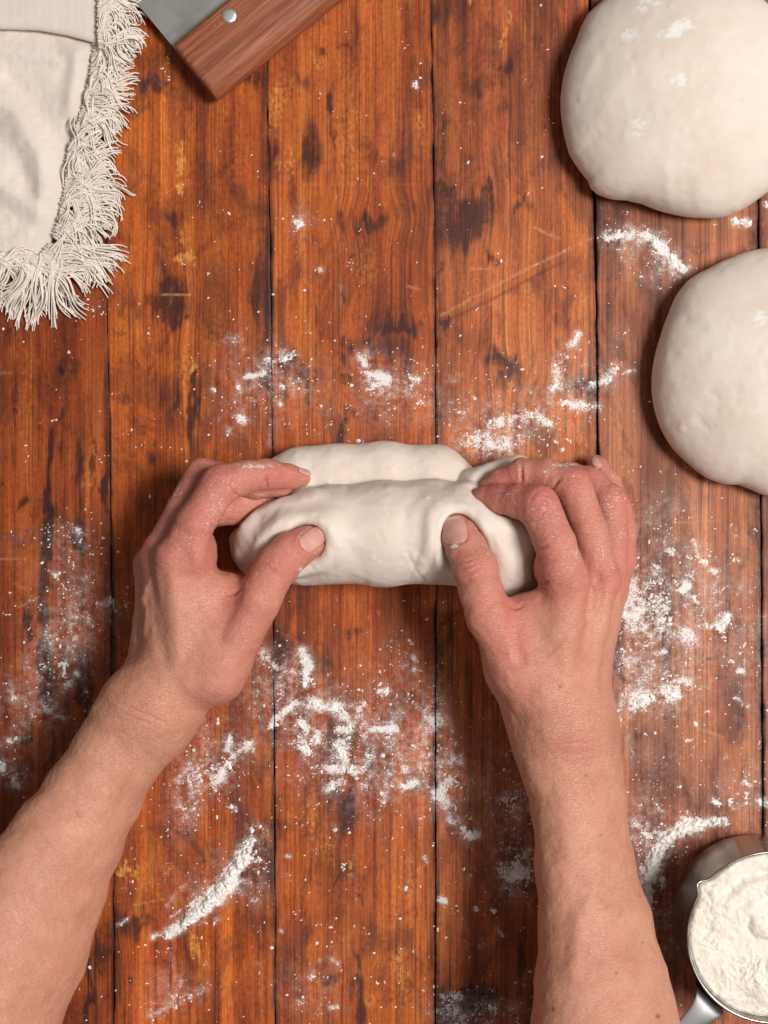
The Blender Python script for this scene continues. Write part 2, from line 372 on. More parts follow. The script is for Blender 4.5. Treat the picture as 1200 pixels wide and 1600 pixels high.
# ------------------------------------------------------------------ the plank tabletop
STAIN = [  # cx, cy, rx, ry, angle, strength
    (268, 448, 24, 22, 0, .95), (262, 474, 30, 20, 0, 1.0), (268, 496, 28, 12, 0, .75), (258, 415, 18, 16, 0, .55), (273, 340, 14, 14, 0, .6), (238, 128, 26, 14, 0, .95), (385, 120, 34, 18, 20, .9), (408, 440, 18, 60, 0, .62), (412, 470, 12, 120, 0, .45), (408, 200, 10, 160, 0, .35),
    (256, 620, 12, 40, 0, .6), (240, 712, 16, 15, 0, .75), (270, 640, 10, 40, 0, .6), (300, 598, 5, 14, 0, .95), (300, 650, 6, 40, 0, .8), (232, 576, 10, 6, 0, .55), (190, 618, 10, 8, 0, .5), (222, 590, 8, 6, 0, .4),
    (214, 1445, 20, 20, 20, .85), (211, 1526, 6, 9, 0, 1.1), (374, 1340, 30, 60, 10, .62), (420, 1360, 16, 70, 0, .5), (330, 1180, 30, 30, 0, .3), (316, 1330, 5, 20, 0, .6), (260, 1505, 18, 6, 0, .5), (365, 1545, 6, 40, 0, .5), (300, 1500, 8, 50, 0, .35),
    (483, 235, 14, 60, 0, .75), (470, 120, 10, 14, 0, .6), (500, 78, 14, 7, 0, .6), (537, 76, 12, 5, 0, .75), (520, 165, 5, 22, 0, .9), (523, 230, 4, 40, 0, .75), (528, 300, 6, 30, 0, .6), (535, 345, 10, 16, 0, .6), (545, 100, 12, 3, 0, .5),
    (590, 342, 44, 12, -6, .65), (580, 352, 34, 12, 0, .6), (622, 322, 40, 9, -10, .45), (628, 512, 34, 12, 0, .95), (610, 500, 30, 26, 0, .45), (575, 534, 22, 10, 10, .6), (610, 548, 34, 16, 0, .45), (540, 545, 8, 25, 0, .8), (540, 592, 12, 14, 0, .75), (540, 640, 14, 12, 20, .75), (535, 672, 9, 24, 0, .85), (545, 404, 9, 4, 0, .8), (543, 470, 5, 12, 0, .7),
    (450, 562, 28, 14, 0, .75), (470, 580, 26, 14, 0, .6), (488, 600, 6, 90, 1, .6), (492, 460, 5, 70, 2, .5), (640, 440, 20, 40, 0, .35), (655, 380, 12, 60, 0, .35),
    (548, 1262, 17, 26, 0, .95), (545, 1290, 14, 20, 0, .6), (520, 1240, 24, 18, 0, .5), (526, 1372, 12, 4, 40, .7), (558, 1404, 10, 8, 0, .75), (513, 1524, 16, 14, 0, .7), (553, 1540, 10, 14, 0, .8), (563, 1570, 8, 32, 4, 1.1), (556, 1500, 6, 40, 0, .7), (570, 1440, 14, 40, 0, .45), (578, 1180, 9, 24, 0, .7), (545, 1150, 14, 10, 0, .5),
    (555, 992, 18, 10, 20, .7), (576, 980, 8, 14, 0, .5), (440, 1012, 40, 26, 0, .5), (500, 1030, 14, 30, 0, .4), (462, 1530, 30, 60, 0, .3),
    (730, 335, 46, 30, 0, .85), (715, 360, 50, 30, 0, .7), (700, 298, 24, 8, 25, .8), (770, 405, 8, 10, 0, .8), (688, 418, 4, 12, 20, .8), (762, 302, 5, 18, 0, .7), (787, 168, 13, 20, 0, .6), (790, 104, 6, 12, 0, .7), (789, 135, 8, 8, 0, .5), (748, 137, 8, 9, 0, .6), (738, 175, 18, 18, 0, .35), (815, 318, 10, 10, 0, .7), (828, 326, 14, 18, 0, .55), (770, 103, 12, 4, 0, .4), (838, 66, 14, 3, -8, .7), (690, 200, 10, 60, 0, .35), (688, 20, 12, 24, 0, .6), (850, 205, 24, 5, 25, .6),
    (775, 565, 22, 14, 20, .75), (800, 578, 14, 14, 0, .6), (785, 600, 12, 12, 0, .6), (803, 560, 5, 20, 0, .6), (825, 438, 12, 8, 0, .4), (900, 600, 36, 20, 0, .6), (692, 510, 10, 8, 0, .8), (840, 720, 30, 10, 0, .25),
    (745, 1552, 54, 8, 0, .9), (730, 1570, 40, 30, 0, .6), (812, 1340, 20, 60, 0, .55), (815, 1500, 8, 80, 0, .6), (790, 1370, 12, 80, 0, .35), (820, 1250, 30, 30, 0, .4), (700, 1000, 8, 200, 0, .35),
    (998, 836, 22, 20, -20, .65), (1068, 852, 18, 8, 20, .65), (1045, 846, 10, 8, 0, .6), (1060, 1175, 7, 40, 3, .6), (1066, 1240, 9, 50, -3, .7), (1044, 1220, 3, 50, -4, .6), (965, 1020, 24, 120, 0, .45), (1005, 1150, 40, 20, 0, .5), (1045, 1030, 6, 30, 0, .55), (1100, 1026, 5, 8, 0, .7), (1115, 1028, 4, 8, 0, .7), (1114, 946, 4, 8, 0, .6), (985, 880, 12, 40, 0, .4), (1150, 950, 40, 300, 0, .28), (975, 340, 40, 80, 0, .4), (1030, 300, 60, 30, 0, .3), (1120, 360, 60, 60, 0, .3), (960, 450, 14, 120, 0, .35),
    (78, 700, 5, 50, 0, .85), (74, 780, 6, 60, 0, .95), (72, 870, 8, 70, 4, .95), (68, 960, 9, 70, -4, .75), (72, 1050, 12, 60, 0, .85), (80, 1180, 7, 90, 0, .7), (94, 578, 5, 12, 0, 1.0), (93, 650, 5, 14, 0, 1.0), (95, 700, 5, 30, 0, .7), (34, 786, 9, 10, 0, 1.05), (22, 640, 4, 6, 0, .7), (3, 750, 6, 6, 0, .9), (125, 730, 7, 60, 0, .65), (122, 830, 9, 50, 0, .85), (145, 720, 4, 70, 0, .6), (45, 972, 7, 22, 0, 1.4), (48, 990, 6, 12, 0, 1.2), (42, 1018, 5, 4, 0, 1.4), (38, 932, 4, 4, 0, .9), (82, 926, 4, 7, 0, .9),
    (125, 1090, 10, 60, 0, .75), (138, 1060, 6, 80, 0, .6), (42, 1150, 7, 30, 0, .7), (168, 750, 5, 50, 0, .8), (100, 1240, 60, 40, 0, .5), (130, 660, 30, 80, 0, .25), (150, 1490, 14, 40, 10, .95), (136, 1540, 5, 60, 0, .95), (160, 1500, 10, 60, 0, .4), (140, 560, 20, 60, 0, .2),
    (460, 40, 30, 40, 0, .3), (560, 60, 80, 20, 0, .18), (350, 90, 60, 40, 0, .35), (215, 260, 20, 50, 0, .2), (330, 430, 10, 40, 10, .35), (350, 360, 6, 30, 15, .35),
]
WORN = [
    (282, 258, 9, 16, 0, 1.0), (283, 300, 7, 13, 0, .85), (291, 403, 12, 7, 0, 1.15), (284, 230, 8, 14, 0, .6), (286, 370, 6, 16, 0, .6), (300, 575, 5, 14, 0, .7), (290, 580, 20, 40, 0, .35), (430, 170, 20, 60, 15, .45), (450, 250, 16, 30, 10, .45), (495, 95, 18, 10, 0, .5), (365, 260, 12, 80, 0, .25), (345, 520, 40, 60, 0, .25), (545, 200, 30, 140, 0, .32), (570, 420, 30, 60, 0, .3),
    (790, 35, 5, 18, 8, .75), (780, 58, 6, 10, 0, .55), (735, 10, 8, 6, 0, .7), (790, 250, 22, 30, 0, .28), (800, 400, 14, 60, 0, .25), (200, 1358, 40, 8, 4, .7), (260, 1362, 40, 5, 6, .45), (305, 1480, 8, 30, 0, .6), (320, 1508, 18, 6, 25, .7), (552, 1360, 5, 30, 10, .65), (640, 1390, 12, 70, 0, .4), (625, 1520, 14, 60, 0, .4), (510, 1320, 20, 40, 0, .35), (1110, 1040, 60, 10, 10, .3), (1020, 1250, 40, 30, -20, .35), (1060, 830, 20, 30, 0, .3), (20, 520, 40, 60, 0, .2), (140, 740, 5, 90, 0, .55), (145, 1470, 5, 30, 0, .6), (20, 940, 40, 40, 0, .25), (110, 590, 8, 90, 0, .3), (850, 450, 30, 60, 0, .2), (720, 450, 20, 60, 0, .2), (185, 1000, 10, 100, 0, .15),
]
SCRATCH = [([(690, 492), (800, 432), (925, 372)], 2.2, .5), ([(690, 505), (760, 472), (880, 408)], 2.6, -.6), ([(834, 355), (874, 373)], 1.6, .9), ([(736, 421), (764, 419)], 1.4, .8), ([(28, 950), (62, 932)], 1.5, .8), ([(24, 912), (44, 922)], 1.5, .6), ([(0, 874), (26, 874)], 1.5, .6),
           ([(1055, 817), (1125, 813)], 1.6, .45), ([(1090, 1138), (1130, 1152)], 1.8, .6), ([(1060, 1186), (1084, 1180)], 1.2, .5), ([(208, 1414), (262, 1404)], 1.2, .5), ([(252, 461), (298, 461)], 1.2, 1.0), ([(269, 448), (268, 476)], 1.0, .7), ([(637, 447), (654, 452)], 1.6, .8), ([(733, 1322), (760, 1350)], 1.2, .4), ([(430, 288), (660, 288)], 2.0, .10), ([(0, 583), (20, 582)], 2, .5), ([(682, 1312), (640, 1400)], 1, .2)]
KNOTS = [(590, 342, 40, 20), (725, 330, 40, 40), (787, 165, 12, 30), (820, 320, 14, 24), (783, 575, 24, 24), (550, 1262, 16, 34), (513, 1524, 13, 15), (268, 460, 24, 40), (1062, 1210, 10, 50), (555, 990, 12, 14), (620, 530, 30, 24), (215, 1445, 16, 20), (34, 786, 8, 14), (540, 640, 12, 20), (300, 600, 14, 40)]

def wood_material():
    m = NT('plank_wood')
    co = m.coord()
    a = m.attr('paint')                              # x stain, y worn, z flour
    sp = m.n('ShaderNodeSeparateXYZ', {0: a.outputs['Vector']})
    stain, worn, flour = sp.outputs
    b = m.attr('extra')                              # x warp (m), y plank id, z scratch
    sq = m.n('ShaderNodeSeparateXYZ', {0: b.outputs['Vector']})
    warp, pid, scr = sq.outputs
    tone = m.attr('tone').outputs['Fac']
    off = m.n('ShaderNodeCombineXYZ', {0: m.math('MULTIPLY_ADD', pid, 0.73, warp), 1: m.math('MULTIPLY', pid, 1.91), 2: pid}).outputs[0]
    v = m.n('ShaderNodeVectorMath', {0: co, 1: off}, operation='ADD').outputs[0]
    big = m.noise(m.mapping(v, (14, 5, 1)), 1.0, 3, .6, .6)
    mid = m.noise(m.mapping(v, (95, 3.2, 1)), 1.0, 4, .62, .35)
    blot = m.noise(m.mapping(v, (42, 22, 1)), 1.0, 4, .62, .8)
    fine = m.noise(m.mapping(v, (760, 5, 1)), 1.0, 3, .6)
    hair = m.noise(m.mapping(v, (1700, 60, 1)), 1.0, 2, .6)
    streak = m.noise(m.mapping(v, (240, 5.5, 1)), 1.0, 3, .7, .5)
    mott = m.noise(m.mapping(v, (520, 330, 1)), 1.0, 3, .65)
    base = m.ramp(m.math('ADD', m.math('MULTIPLY', mid, .62), m.math('MULTIPLY', big, .38)),
                  [(.30, (.125, .022, .009)), (.43, (.315, .058, .0115)), (.54, (.455, .097, .016)), (.68, (.59, .165, .028))])
    # warm grey-brown planks on the right
    grey = m.ramp(m.math('ADD', m.math('MULTIPLY', mid, .6), m.math('MULTIPLY', big, .4)),
                  [(.30, (.13, .038, .022)), (.43, (.27, .082, .040)), (.54, (.40, .138, .062)), (.68, (.54, .21, .098))])
    col = m.mix(tone, base, grey)
    mot2 = m.noise(m.mapping(v, (30, 13, 1), (8, 3, 2)), 1.0, 5, .68, 1.2)
    col = m.mix(m.range(mot2, .52, .60, 0, .42), col, (.115, .026, .014))
    col = m.mix(m.range(mot2, .36, .46, .40, 0), col, (.52, .135, .020))
    band = m.noise(m.mapping(v, (26, 1.3, 1), (2, 5, 1)), 1.0, 4, .6, .3)
    col = m.mix(1.0, col, m.ramp(band, [(.32, .50), (.46, .95), (.60, 1.12)]), 'MULTIPLY')
    col = m.mix(m.range(blot, .50, .66, 0, .58), col, (.085, .022, .012), 'MIX')
    col = m.mix(m.range(streak, .56, .70, 0, .62), col, (.065, .017, .011))
    col = m.mix(m.range(m.noise(m.mapping(v, (70, 9, 1), (3, 1, 0)), 1.0, 3, .65), .60, .74, 0, .6), col, (.53, .185, .036))
    # worn-through yellow wood
    wf = m.math('MULTIPLY', worn, m.range(m.math('ADD', mott, m.math('MULTIPLY', streak, .5)), .50, .92, .25, 1.25))
    col = m.mix(m.range(wf, .14, .70, 0, .88), col, (.60, .25, .050))
    # fine grain
    col = m.mix(1.0, col, m.ramp(fine, [(.30, .50), (.47, .92), (.64, 1.20)]), 'MULTIPLY')
    col = m.mix(1.0, col, m.ramp(hair, [(.34, .76), (.5, 1.0), (.68, 1.10)]), 'MULTIPLY')
    col = m.mix(1.0, col, m.ramp(mott, [(.28, .72), (.5, 1.0), (.72, 1.18)]), 'MULTIPLY')
    # knots and dark stains, ragged by the grain
    sn = m.math('ADD', m.math('MULTIPLY', blot, .35), m.math('ADD', m.math('MULTIPLY', streak, .65), m.math('MULTIPLY', mott, .42)))
    sf = m.math('MULTIPLY', stain, m.range(sn, .52, .84, .25, 1.75, False))
    col = m.mix(m.range(sf, .14, .90, 0, .86), col, (.036, .0115, .0105))
    # small pits
    pit = m.noise(m.mapping(v, (700, 150, 1), (5, 9, 2)), 1.0, 3, .6)
    col = m.mix(m.range(pit, .67, .74, 0, .75), col, (.03, .010, .009))
    col = m.mix(m.math('MULTIPLY', m.math('MAXIMUM', scr, 0.0), m.range(mott, .35, .6, .3, 1.0)), col, (.60, .30, .12))
    col = m.mix(m.math('MULTIPLY', m.math('MAXIMUM', m.math('MULTIPLY', scr, -1.0), 0.0), .8), col, (.06, .018, .012))
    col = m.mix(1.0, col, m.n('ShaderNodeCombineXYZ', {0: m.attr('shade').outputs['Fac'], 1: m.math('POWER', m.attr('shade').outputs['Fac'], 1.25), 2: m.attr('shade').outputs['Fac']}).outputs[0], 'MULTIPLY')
    # flour dust: grains thrown over the wood
    d1 = m.noise(m.mapping(co, (1050, 1050, 1)), 1.0, 2, .7)
    d2 = m.noise(m.mapping(co, (270, 270, 1), (4, 2, 0)), 1.0, 3, .65)
    d3 = m.noise(m.mapping(co, (75, 60, 1), (1, 7, 0)), 1.0, 2, .6)
    dn = m.math('ADD', m.math('MULTIPLY', d1, .42), m.math('ADD', m.math('MULTIPLY', d2, .40), m.math('MULTIPLY', d3, .42)))
    thr = m.math('MULTIPLY_ADD', flour, -.33, .825)
    df = m.range(m.math('SUBTRACT', dn, thr), -.03, .12, 0, .95)
    vn = m.math('ADD', m.math('MULTIPLY', d2, .45), m.math('ADD', m.math('MULTIPLY', d3, .38), m.math('MULTIPLY', d1, .27)))
    veil = m.math('MULTIPLY', m.range(flour, .06, .95, 0, .62), m.range(vn, .46, .66, .03, 1.0))
    df = m.math('MAXIMUM', df, veil)
    df = m.math('MULTIPLY', df, m.range(flour, .02, .10, 0, 1))
    col = m.mix(df, col, (.80, .77, .74))
    rough = m.math('ADD', m.range(mott, .3, .7, .42, .58), m.math('MULTIPLY', df, .35), clamp=True)
    hgt = m.math('ADD', m.math('MULTIPLY', fine, .6), m.math('MULTIPLY', mott, .5))
    nb = m.bump(hgt, .55, .0004)
    m.principled(Base_Color=col, Roughness=rough, Normal=nb, Specular_IOR_Level=.20)
    return m.mat
WOOD = wood_material()

SEAM_Y = np.array([-60, 400, 900, 1700.0])
SEAMS = []
def build_table():
    seams = [  # x at y = -60, 400, 900, 1700 (photo pixels)
        (-100, -92, -86, -78), (160, 166, 175, 179), (413, 423, 427, 431), (672, 680, 681, 680), (921, 931, 936, 944), (1181, 1186, 1190, 1195), (1440, 1446, 1450, 1455), (-352, -345, -340, -332)]
    gaps = [1.2, 1.0, .8, 1.1, 3.6, 3.2, 3, 2]
    SEAMS.extend(list(zip(seams, gaps))[:7])
    tones = [.10, .0, .10, .38, .95, 1.0, .10]
    ys = np.array([-60, 400, 900, 1700.0])
    dark = NT('joint_shadow_board'); dark.principled(Base_Color=(.022, .016, .016), Roughness=.85)
    hb = np.array([W(-352, 1860), W(1458, 1860), W(1458, -220), W(-352, -220)])
    bv = np.concatenate([hb + [0, 0, -.004], hb + [0, 0, -.020]])
    base = add_obj('tabletop', mesh_from('tabletop', bv, [(0, 1, 2, 3), (7, 6, 5, 4), (0, 4, 5, 1), (1, 5, 6, 2), (2, 6, 7, 3), (3, 7, 4, 0)], smooth=False), dark.mat)
    tag(base, kind='structure')
    py = np.arange(-220, 1861, 2.7)
    gx = np.arange(-370, 1470, 2.7)
    _, DU = flour_fields(gx, py)
    for i in range(7):
        l, r_ = (i, i + 1) if i < 6 else (7, 0)
        xl = np.interp(py, ys, seams[l]) + gaps[l] / 2; xr = np.interp(py, ys, seams[r_]) - gaps[r_] / 2
        xl = xl + (vnoise2(py / 30, py * 0 + i, 3) - .5) * 2.0 + (vnoise2(py / 7, py * 0 + i, 4) - .5) * .6
        xr = xr + (vnoise2(py / 30, py * 0 + i, 5) - .5) * 2.0 + (vnoise2(py / 7, py * 0 + i, 6) - .5) * .6
        n = 84
        prof = np.concatenate([[0, 0, .002, .005], np.linspace(.015, .985, n - 8), [.995, .998, 1, 1]])
        zp = np.concatenate([[-4.0, -.3, -.1, -.02], np.zeros(n - 8), [-.02, -.1, -.3, -4.0]]) / 1000
        X = xl[None, :] + prof[:, None] * (xr - xl)[None, :]
        Y = np.repeat(py[None, :], n, 0)
        V = np.stack([(X - 600) * K, (800 - Y) * K, np.repeat(zp[:, None], len(py), 1)], -1).reshape(-1, 3)
        px, pyf = X.ravel(), Y.ravel()
        st = np.zeros(len(px)); wo = np.zeros(len(px)); wp = np.zeros(len(px)); sc = np.zeros(len(px))
        x0, x1 = px.min(), px.max()
        qx = px + (fbm2(px / 13, pyf / 26, 3, 21 + i) - .5) * 26; qy = pyf + (fbm2(px / 9 + 40, pyf / 30, 3, 25 + i) - .5) * 46
        rr = np.random.default_rng(100 + i)
        extra = [(rr.uniform(x0, x1), rr.uniform(-40, 1660), rr.uniform(2, 9), rr.uniform(8, 70), rr.normal(0, 3), rr.uniform(.15, .50)) for _ in range(30)]
        extra += [(rr.uniform(x0, x1), rr.uniform(-40, 1660), rr.uniform(10, 34), rr.uniform(8, 40), rr.normal(0, 20), rr.uniform(.15, .4)) for _ in range(16)]
        px_, pyf_ = px, pyf
        px, pyf = qx, qy
        for cx, cy, rx, ry, an, s in STAIN + extra:
            if x0 - 80 < cx < x1 + 80 and (x0 - 4 < cx < x1 + 4):
                st = np.maximum(st, s * ell(px, pyf, cx, cy, rx, ry, an)) + .25 * np.minimum(st, s * ell(px, pyf, cx, cy, rx, ry, an))
        for cx, cy, rx, ry, an, s in WORN + [(rr.uniform(x0, x1), rr.uniform(-40, 1660), rr.uniform(3, 12), rr.uniform(10, 60), rr.normal(0, 4), rr.uniform(.15, .45)) for _ in range(18)]:
            if x0 - 4 < cx < x1 + 4: wo = np.maximum(wo, s * ell(px, pyf, cx, cy, rx, ry, an))
        px, pyf = px_, pyf_
        for pts, w, s in SCRATCH:
            if max(p[0] for p in pts) > x0 and min(p[0] for p in pts) < x1:
                sc = sc + s * np.exp(-(seg_dist(px, pyf, pts) / w) ** 2)
        for cx, cy, rx, ry in KNOTS:
            if x0 < cx < x1:
                dx = (px - cx) / rx; dy = (pyf - cy) / (ry * 1.6)
                wp = wp - .42 * rx * K * dx * np.exp(-(dx * dx * .5 + dy * dy))
        # darker along the joints
        ed = np.minimum(X - xl[None], xr[None] - X).ravel()
        st = st + 0.62 * np.exp(-(ed / 3.2) ** 2) * (.3 + vnoise2(pyf / 40, px * 0 + i, 9)) + .42 * np.exp(-(ed / 20) ** 2) * vnoise2(pyf / 60, px / 30, 12)
        ix = np.clip(((px - gx[0]) / 2.7).astype(int), 0, len(gx) - 2); fx = (px - gx[ix]) / 2.7
        jy = np.tile(np.arange(len(py)), n)
        du = DU[ix, jy] * (1 - fx) + DU[ix + 1, jy] * fx
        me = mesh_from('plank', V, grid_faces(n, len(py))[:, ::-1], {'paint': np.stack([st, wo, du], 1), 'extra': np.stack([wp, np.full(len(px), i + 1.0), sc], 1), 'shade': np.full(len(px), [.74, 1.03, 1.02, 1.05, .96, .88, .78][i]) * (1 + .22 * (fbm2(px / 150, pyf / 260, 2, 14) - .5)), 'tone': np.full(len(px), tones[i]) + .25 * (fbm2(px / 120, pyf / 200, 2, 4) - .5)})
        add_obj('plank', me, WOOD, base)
build_table()

# ------------------------------------------------------------------ flour lying on the table: one low relief of clumps and crumbs
FLOUR = NT('flour_powder')
_c = FLOUR.coord()
_n = FLOUR.noise(_c, 700, 4, .6); _n2 = FLOUR.noise(_c, 2600, 2, .6)
FLOUR.principled(Base_Color=FLOUR.ramp(_n, [(.3, (.80, .765, .72)), (.7, (.86, .835, .80))]), Roughness=.95, Specular_IOR_Level=.1,
                 Normal=FLOUR.bump(FLOUR.math('ADD', _n, FLOUR.math('MULTIPLY', _n2, .4)), .45, .0005))
def build_flour():
    st = 1.15
    px = np.arange(-10, 1212, st); py = np.arange(-10, 1612, st)
    S, D = flour_fields(px, py)
    X, Y = np.meshgrid(px, py, indexing='ij')
    # domain-warped noise for ragged clumps
    wx = (fbm2(X / 14, Y / 14, 3, 31) - .5) * 16; wy = (fbm2(X / 14 + 50, Y / 14, 3, 37) - .5) * 16
    n1 = fbm2((X + wx) / 9, (Y + wy) / 9, 4, 41); n2 = fbm2(X / 2.6, Y / 2.6, 2, 47); n3 = fbm2((X + wx) / 26, (Y + wy) / 26, 3, 51)
    solid = S + (n1 - .5) * 2.3 + (n2 - .5) * .9 + (n3 - .5) * .6
    hs = np.clip(solid - .98, 0, .9)
    crumbs = np.clip(n2 * .75 + n1 * .55 + n3 * .25 + np.clip(D, 0, .6) * .30 - 1.19, 0, 1)
    hmm = np.minimum(hs * 2.0, .40 + hs * 1.1) * (.85 + .3 * n2) + np.clip(crumbs * 4, 0, .40)
    # tall heaps: the scraped ridge and the crescent by the cup
    for pts, w, hh in [([(390, 1320), (378, 1346), (350, 1386), (318, 1420), (290, 1441)], 11, 2.6), ([(1064, 1298), (1044, 1308), (1030, 1328), (1018, 1350), (1012, 1372)], 10, 2.2), ([(1130, 1282), (1096, 1286), (1072, 1292)], 8, 1.8), ([(724, 1300), (736, 1306)], 10, 1.3), ([(1002, 1096), (1010, 1092)], 10, 1.4), ([(540, 1200), (552, 1204)], 9, 1.2)]:
        d = seg_dist(X, Y, pts) / w
        hmm = hmm + (hs > 0) * hh * np.clip(1 - d * d, 0, 1) * (.15 + 1.5 * n1)
    # loose specks
    r = np.random.default_rng(3)
    cnt = 0
    while cnt < 1250:
        a, b = r.uniform(0, 1200), r.uniform(300, 1600)
        i, j = int((a + 10) / st), int((b + 10) / st)
        if r.random() < .004 + .6 * np.clip(D[i, j], 0, .6) ** 1.3:
            rad = .55 + r.exponential(.34) + (r.random() < .025) * r.uniform(.6, 1.8); q = int(rad / st) + 2
            sa, sb = slice(max(0, i - q), i + q + 1), slice(max(0, j - q), j + q + 1)
            e = r.uniform(.6, 1.5); dd = ((X[sa, sb] - a) / e) ** 2 + ((Y[sa, sb] - b) * e) ** 2
            hmm[sa, sb] = np.maximum(hmm[sa, sb], np.clip(1 - dd / rad ** 2, 0, 1) ** .6 * rad * .3)
            cnt += 1
    for sx, g in SEAMS[1:-1]:
        hmm[np.abs(X - np.interp(Y, SEAM_Y, sx)) < g / 2 + 1.6] = 0
    keep = hmm > .02
    cell = keep[:-1, :-1] | keep[1:, :-1] | keep[:-1, 1:] | keep[1:, 1:]
    ci, cj = np.nonzero(cell)
    ny = len(py)
    Q = np.stack([ci * ny + cj, ci * ny + cj + 1, (ci + 1) * ny + cj + 1, (ci + 1) * ny + cj], 1)
    u, inv = np.unique(Q.ravel(), return_inverse=True)
    V = np.stack([(X.ravel()[u] - 600) * K, (800 - Y.ravel()[u]) * K, hmm.ravel()[u] / 1000 - .00012 * (hmm.ravel()[u] <= .02)], 1)
    me = mesh_from('flour', V, inv.reshape(-1, 4)[:, ::-1].copy())
    # orientation: make sure the normals point up
    if len(me.polygons) and me.polygons[0].normal.z < 0: me.flip_normals()
    tag(add_obj('flour', me, FLOUR.mat), 'white flour scattered in clumps and dust over the wooden table', 'flour', 'stuff')
    print('flour faces', len(Q))
build_flour()

# ------------------------------------------------------------------ dough
def dough_material():
    m = NT('bread_dough')
    co = m.coord()
    dust = m.attr('dust').outputs['Fac']
    n1 = m.noise(co, 38, 4, .55); n2 = m.noise(co, 190, 4, .6); n3 = m.noise(co, 1500, 3, .65)
    col = m.ramp(n1, [(.3, (.69, .582, .492)), (.55, (.738, .638, .552)), (.75, (.765, .676, .598))])
    col = m.mix(m.range(n2, .58, .75, 0, .22), col, (.60, .46, .32))
    thr = m.math('MULTIPLY_ADD', dust, -.46, .80)
    df = m.range(m.math('SUBTRACT', m.math('ADD', m.math('MULTIPLY', n3, .55), m.math('MULTIPLY', m.noise(co, 420, 3, .6), .5)), thr), -.06, .10, 0, .85)
    df = m.math('MULTIPLY', df, m.range(dust, .02, .12))
    col = m.mix(df, col, (.83, .80, .765))
    h = m.math('ADD', m.math('MULTIPLY', n2, 1.0), m.math('ADD', m.math('MULTIPLY', n3, .34), m.math('MULTIPLY', df, .35)))
    p = m.principled(Base_Color=col, Roughness=m.math('ADD', m.math('MULTIPLY', df, .4), m.range(n2, .3, .7, .56, .70, False), clamp=True), Normal=m.bump(h, .22, .0009), Specular_IOR_Level=.24)
    p.inputs['Subsurface Weight'].default_value = .45
    p.inputs['Subsurface Radius'].default_value = (1.0, .68, .42); p.inputs['Subsurface Scale'].default_value = .009
    return m.mat
DOUGH = dough_material()

def dough_ball(name, cpx, cpy, outline, hz, bumps, dusts, seed, label):
    zc = 12.0
    c = W(cpx, cpy, zc); sc = RP(1, zc)
    ang = np.array([math.atan2(cpy - y, x - cpx) for x, y in outline]); rad = np.array([math.hypot(x - cpx, y - cpy) * sc for x, y in outline])
    od = np.argsort(ang); ang = ang[od]; rad = rad[od]
    ang = np.concatenate([ang - 2 * math.pi, ang, ang + 2 * math.pi]); rad = np.tile(rad, 3)
    a = b = rad.max(); rm = np.median(rad)
    off = 5.3 * seed
    def f(P):
        # low dome over the traced foot, with a tight rounded rim
        q = P - c
        h = np.hypot(q[:, 0], q[:, 1]); th = np.arctan2(q[:, 1], q[:, 0])
        foot = np.interp(th, ang, rad)
        up = np.clip(q[:, 2] / (hz / 1000 - c[2]), 0, 1)
        rt = foot + (rm - foot) * sstep(0, .75, up)               # the outline's dents fade out up the dome
        cz = np.where(q[:, 2] > 0, hz / 1000 - c[2], c[2] + .005)
        d = (np.sqrt((h / rt) ** 2 + (q[:, 2] / cz) ** 2) - 1) * .018
        d = d + ((vnoise3(P + off, 19, seed) - .5) * .0030 + (vnoise3(P + off, 50, seed + 3) - .5) * .0006) * .5
        return smax(d, -P[:, 2] + .0004, .004)
    V, F, N = polygonise(f, (c[0] - a - .03, c[1] - b - .03, -.004), (c[0] + a + .03, c[1] + b + .03, hz / 1000 + .015), .0016)
    px, py = to_px(V); up = np.clip(N[:, 2] * 2, 0, 1)
    disp = np.zeros(len(V))
    for pts, w, amt in bumps:
        disp += amt / 1000 * np.exp(-(seg_dist(px, py, pts) / w) ** 2) * up
    rb = np.random.default_rng(seed)
    for _ in range(150):
        x, y = cpx + rb.normal(0, 110), cpy + rb.normal(0, 110); w = rb.uniform(2.5, 7)
        near = (np.abs(px - x) < 3 * w) & (np.abs(py - y) < 3 * w)
        disp[near] += rb.choice([-.00035, .00045]) * rb.uniform(.4, 1.2) * np.exp(-((px[near] - x) ** 2 + (py[near] - y) ** 2 * rb.uniform(.4, 1.6)) / w ** 2) * up[near]
    disp += (fbm3(V + off, 170, 3, seed + 7) - .5) * .0006 * up
    V = V + N * disp[:, None]
    dust = .16 + .18 * (fbm3(V, 60, 3, seed) - .4)
    for x, y, rx_, ry_, an, s in dusts:
        dust = np.maximum(dust, .80 * s * ell(px, py, x, y, rx_ * 1.2, ry_ * 1.2, an) * (.35 + 1.3 * fbm2(px / 7, py / 7, 3, seed)))
    o = add_obj(name, mesh_from(name, V, F, {'dust': np.clip(dust, 0, 1) * up}), DOUGH)
    return tag(o, label, 'dough', group='risen dough balls beside the dough roll')

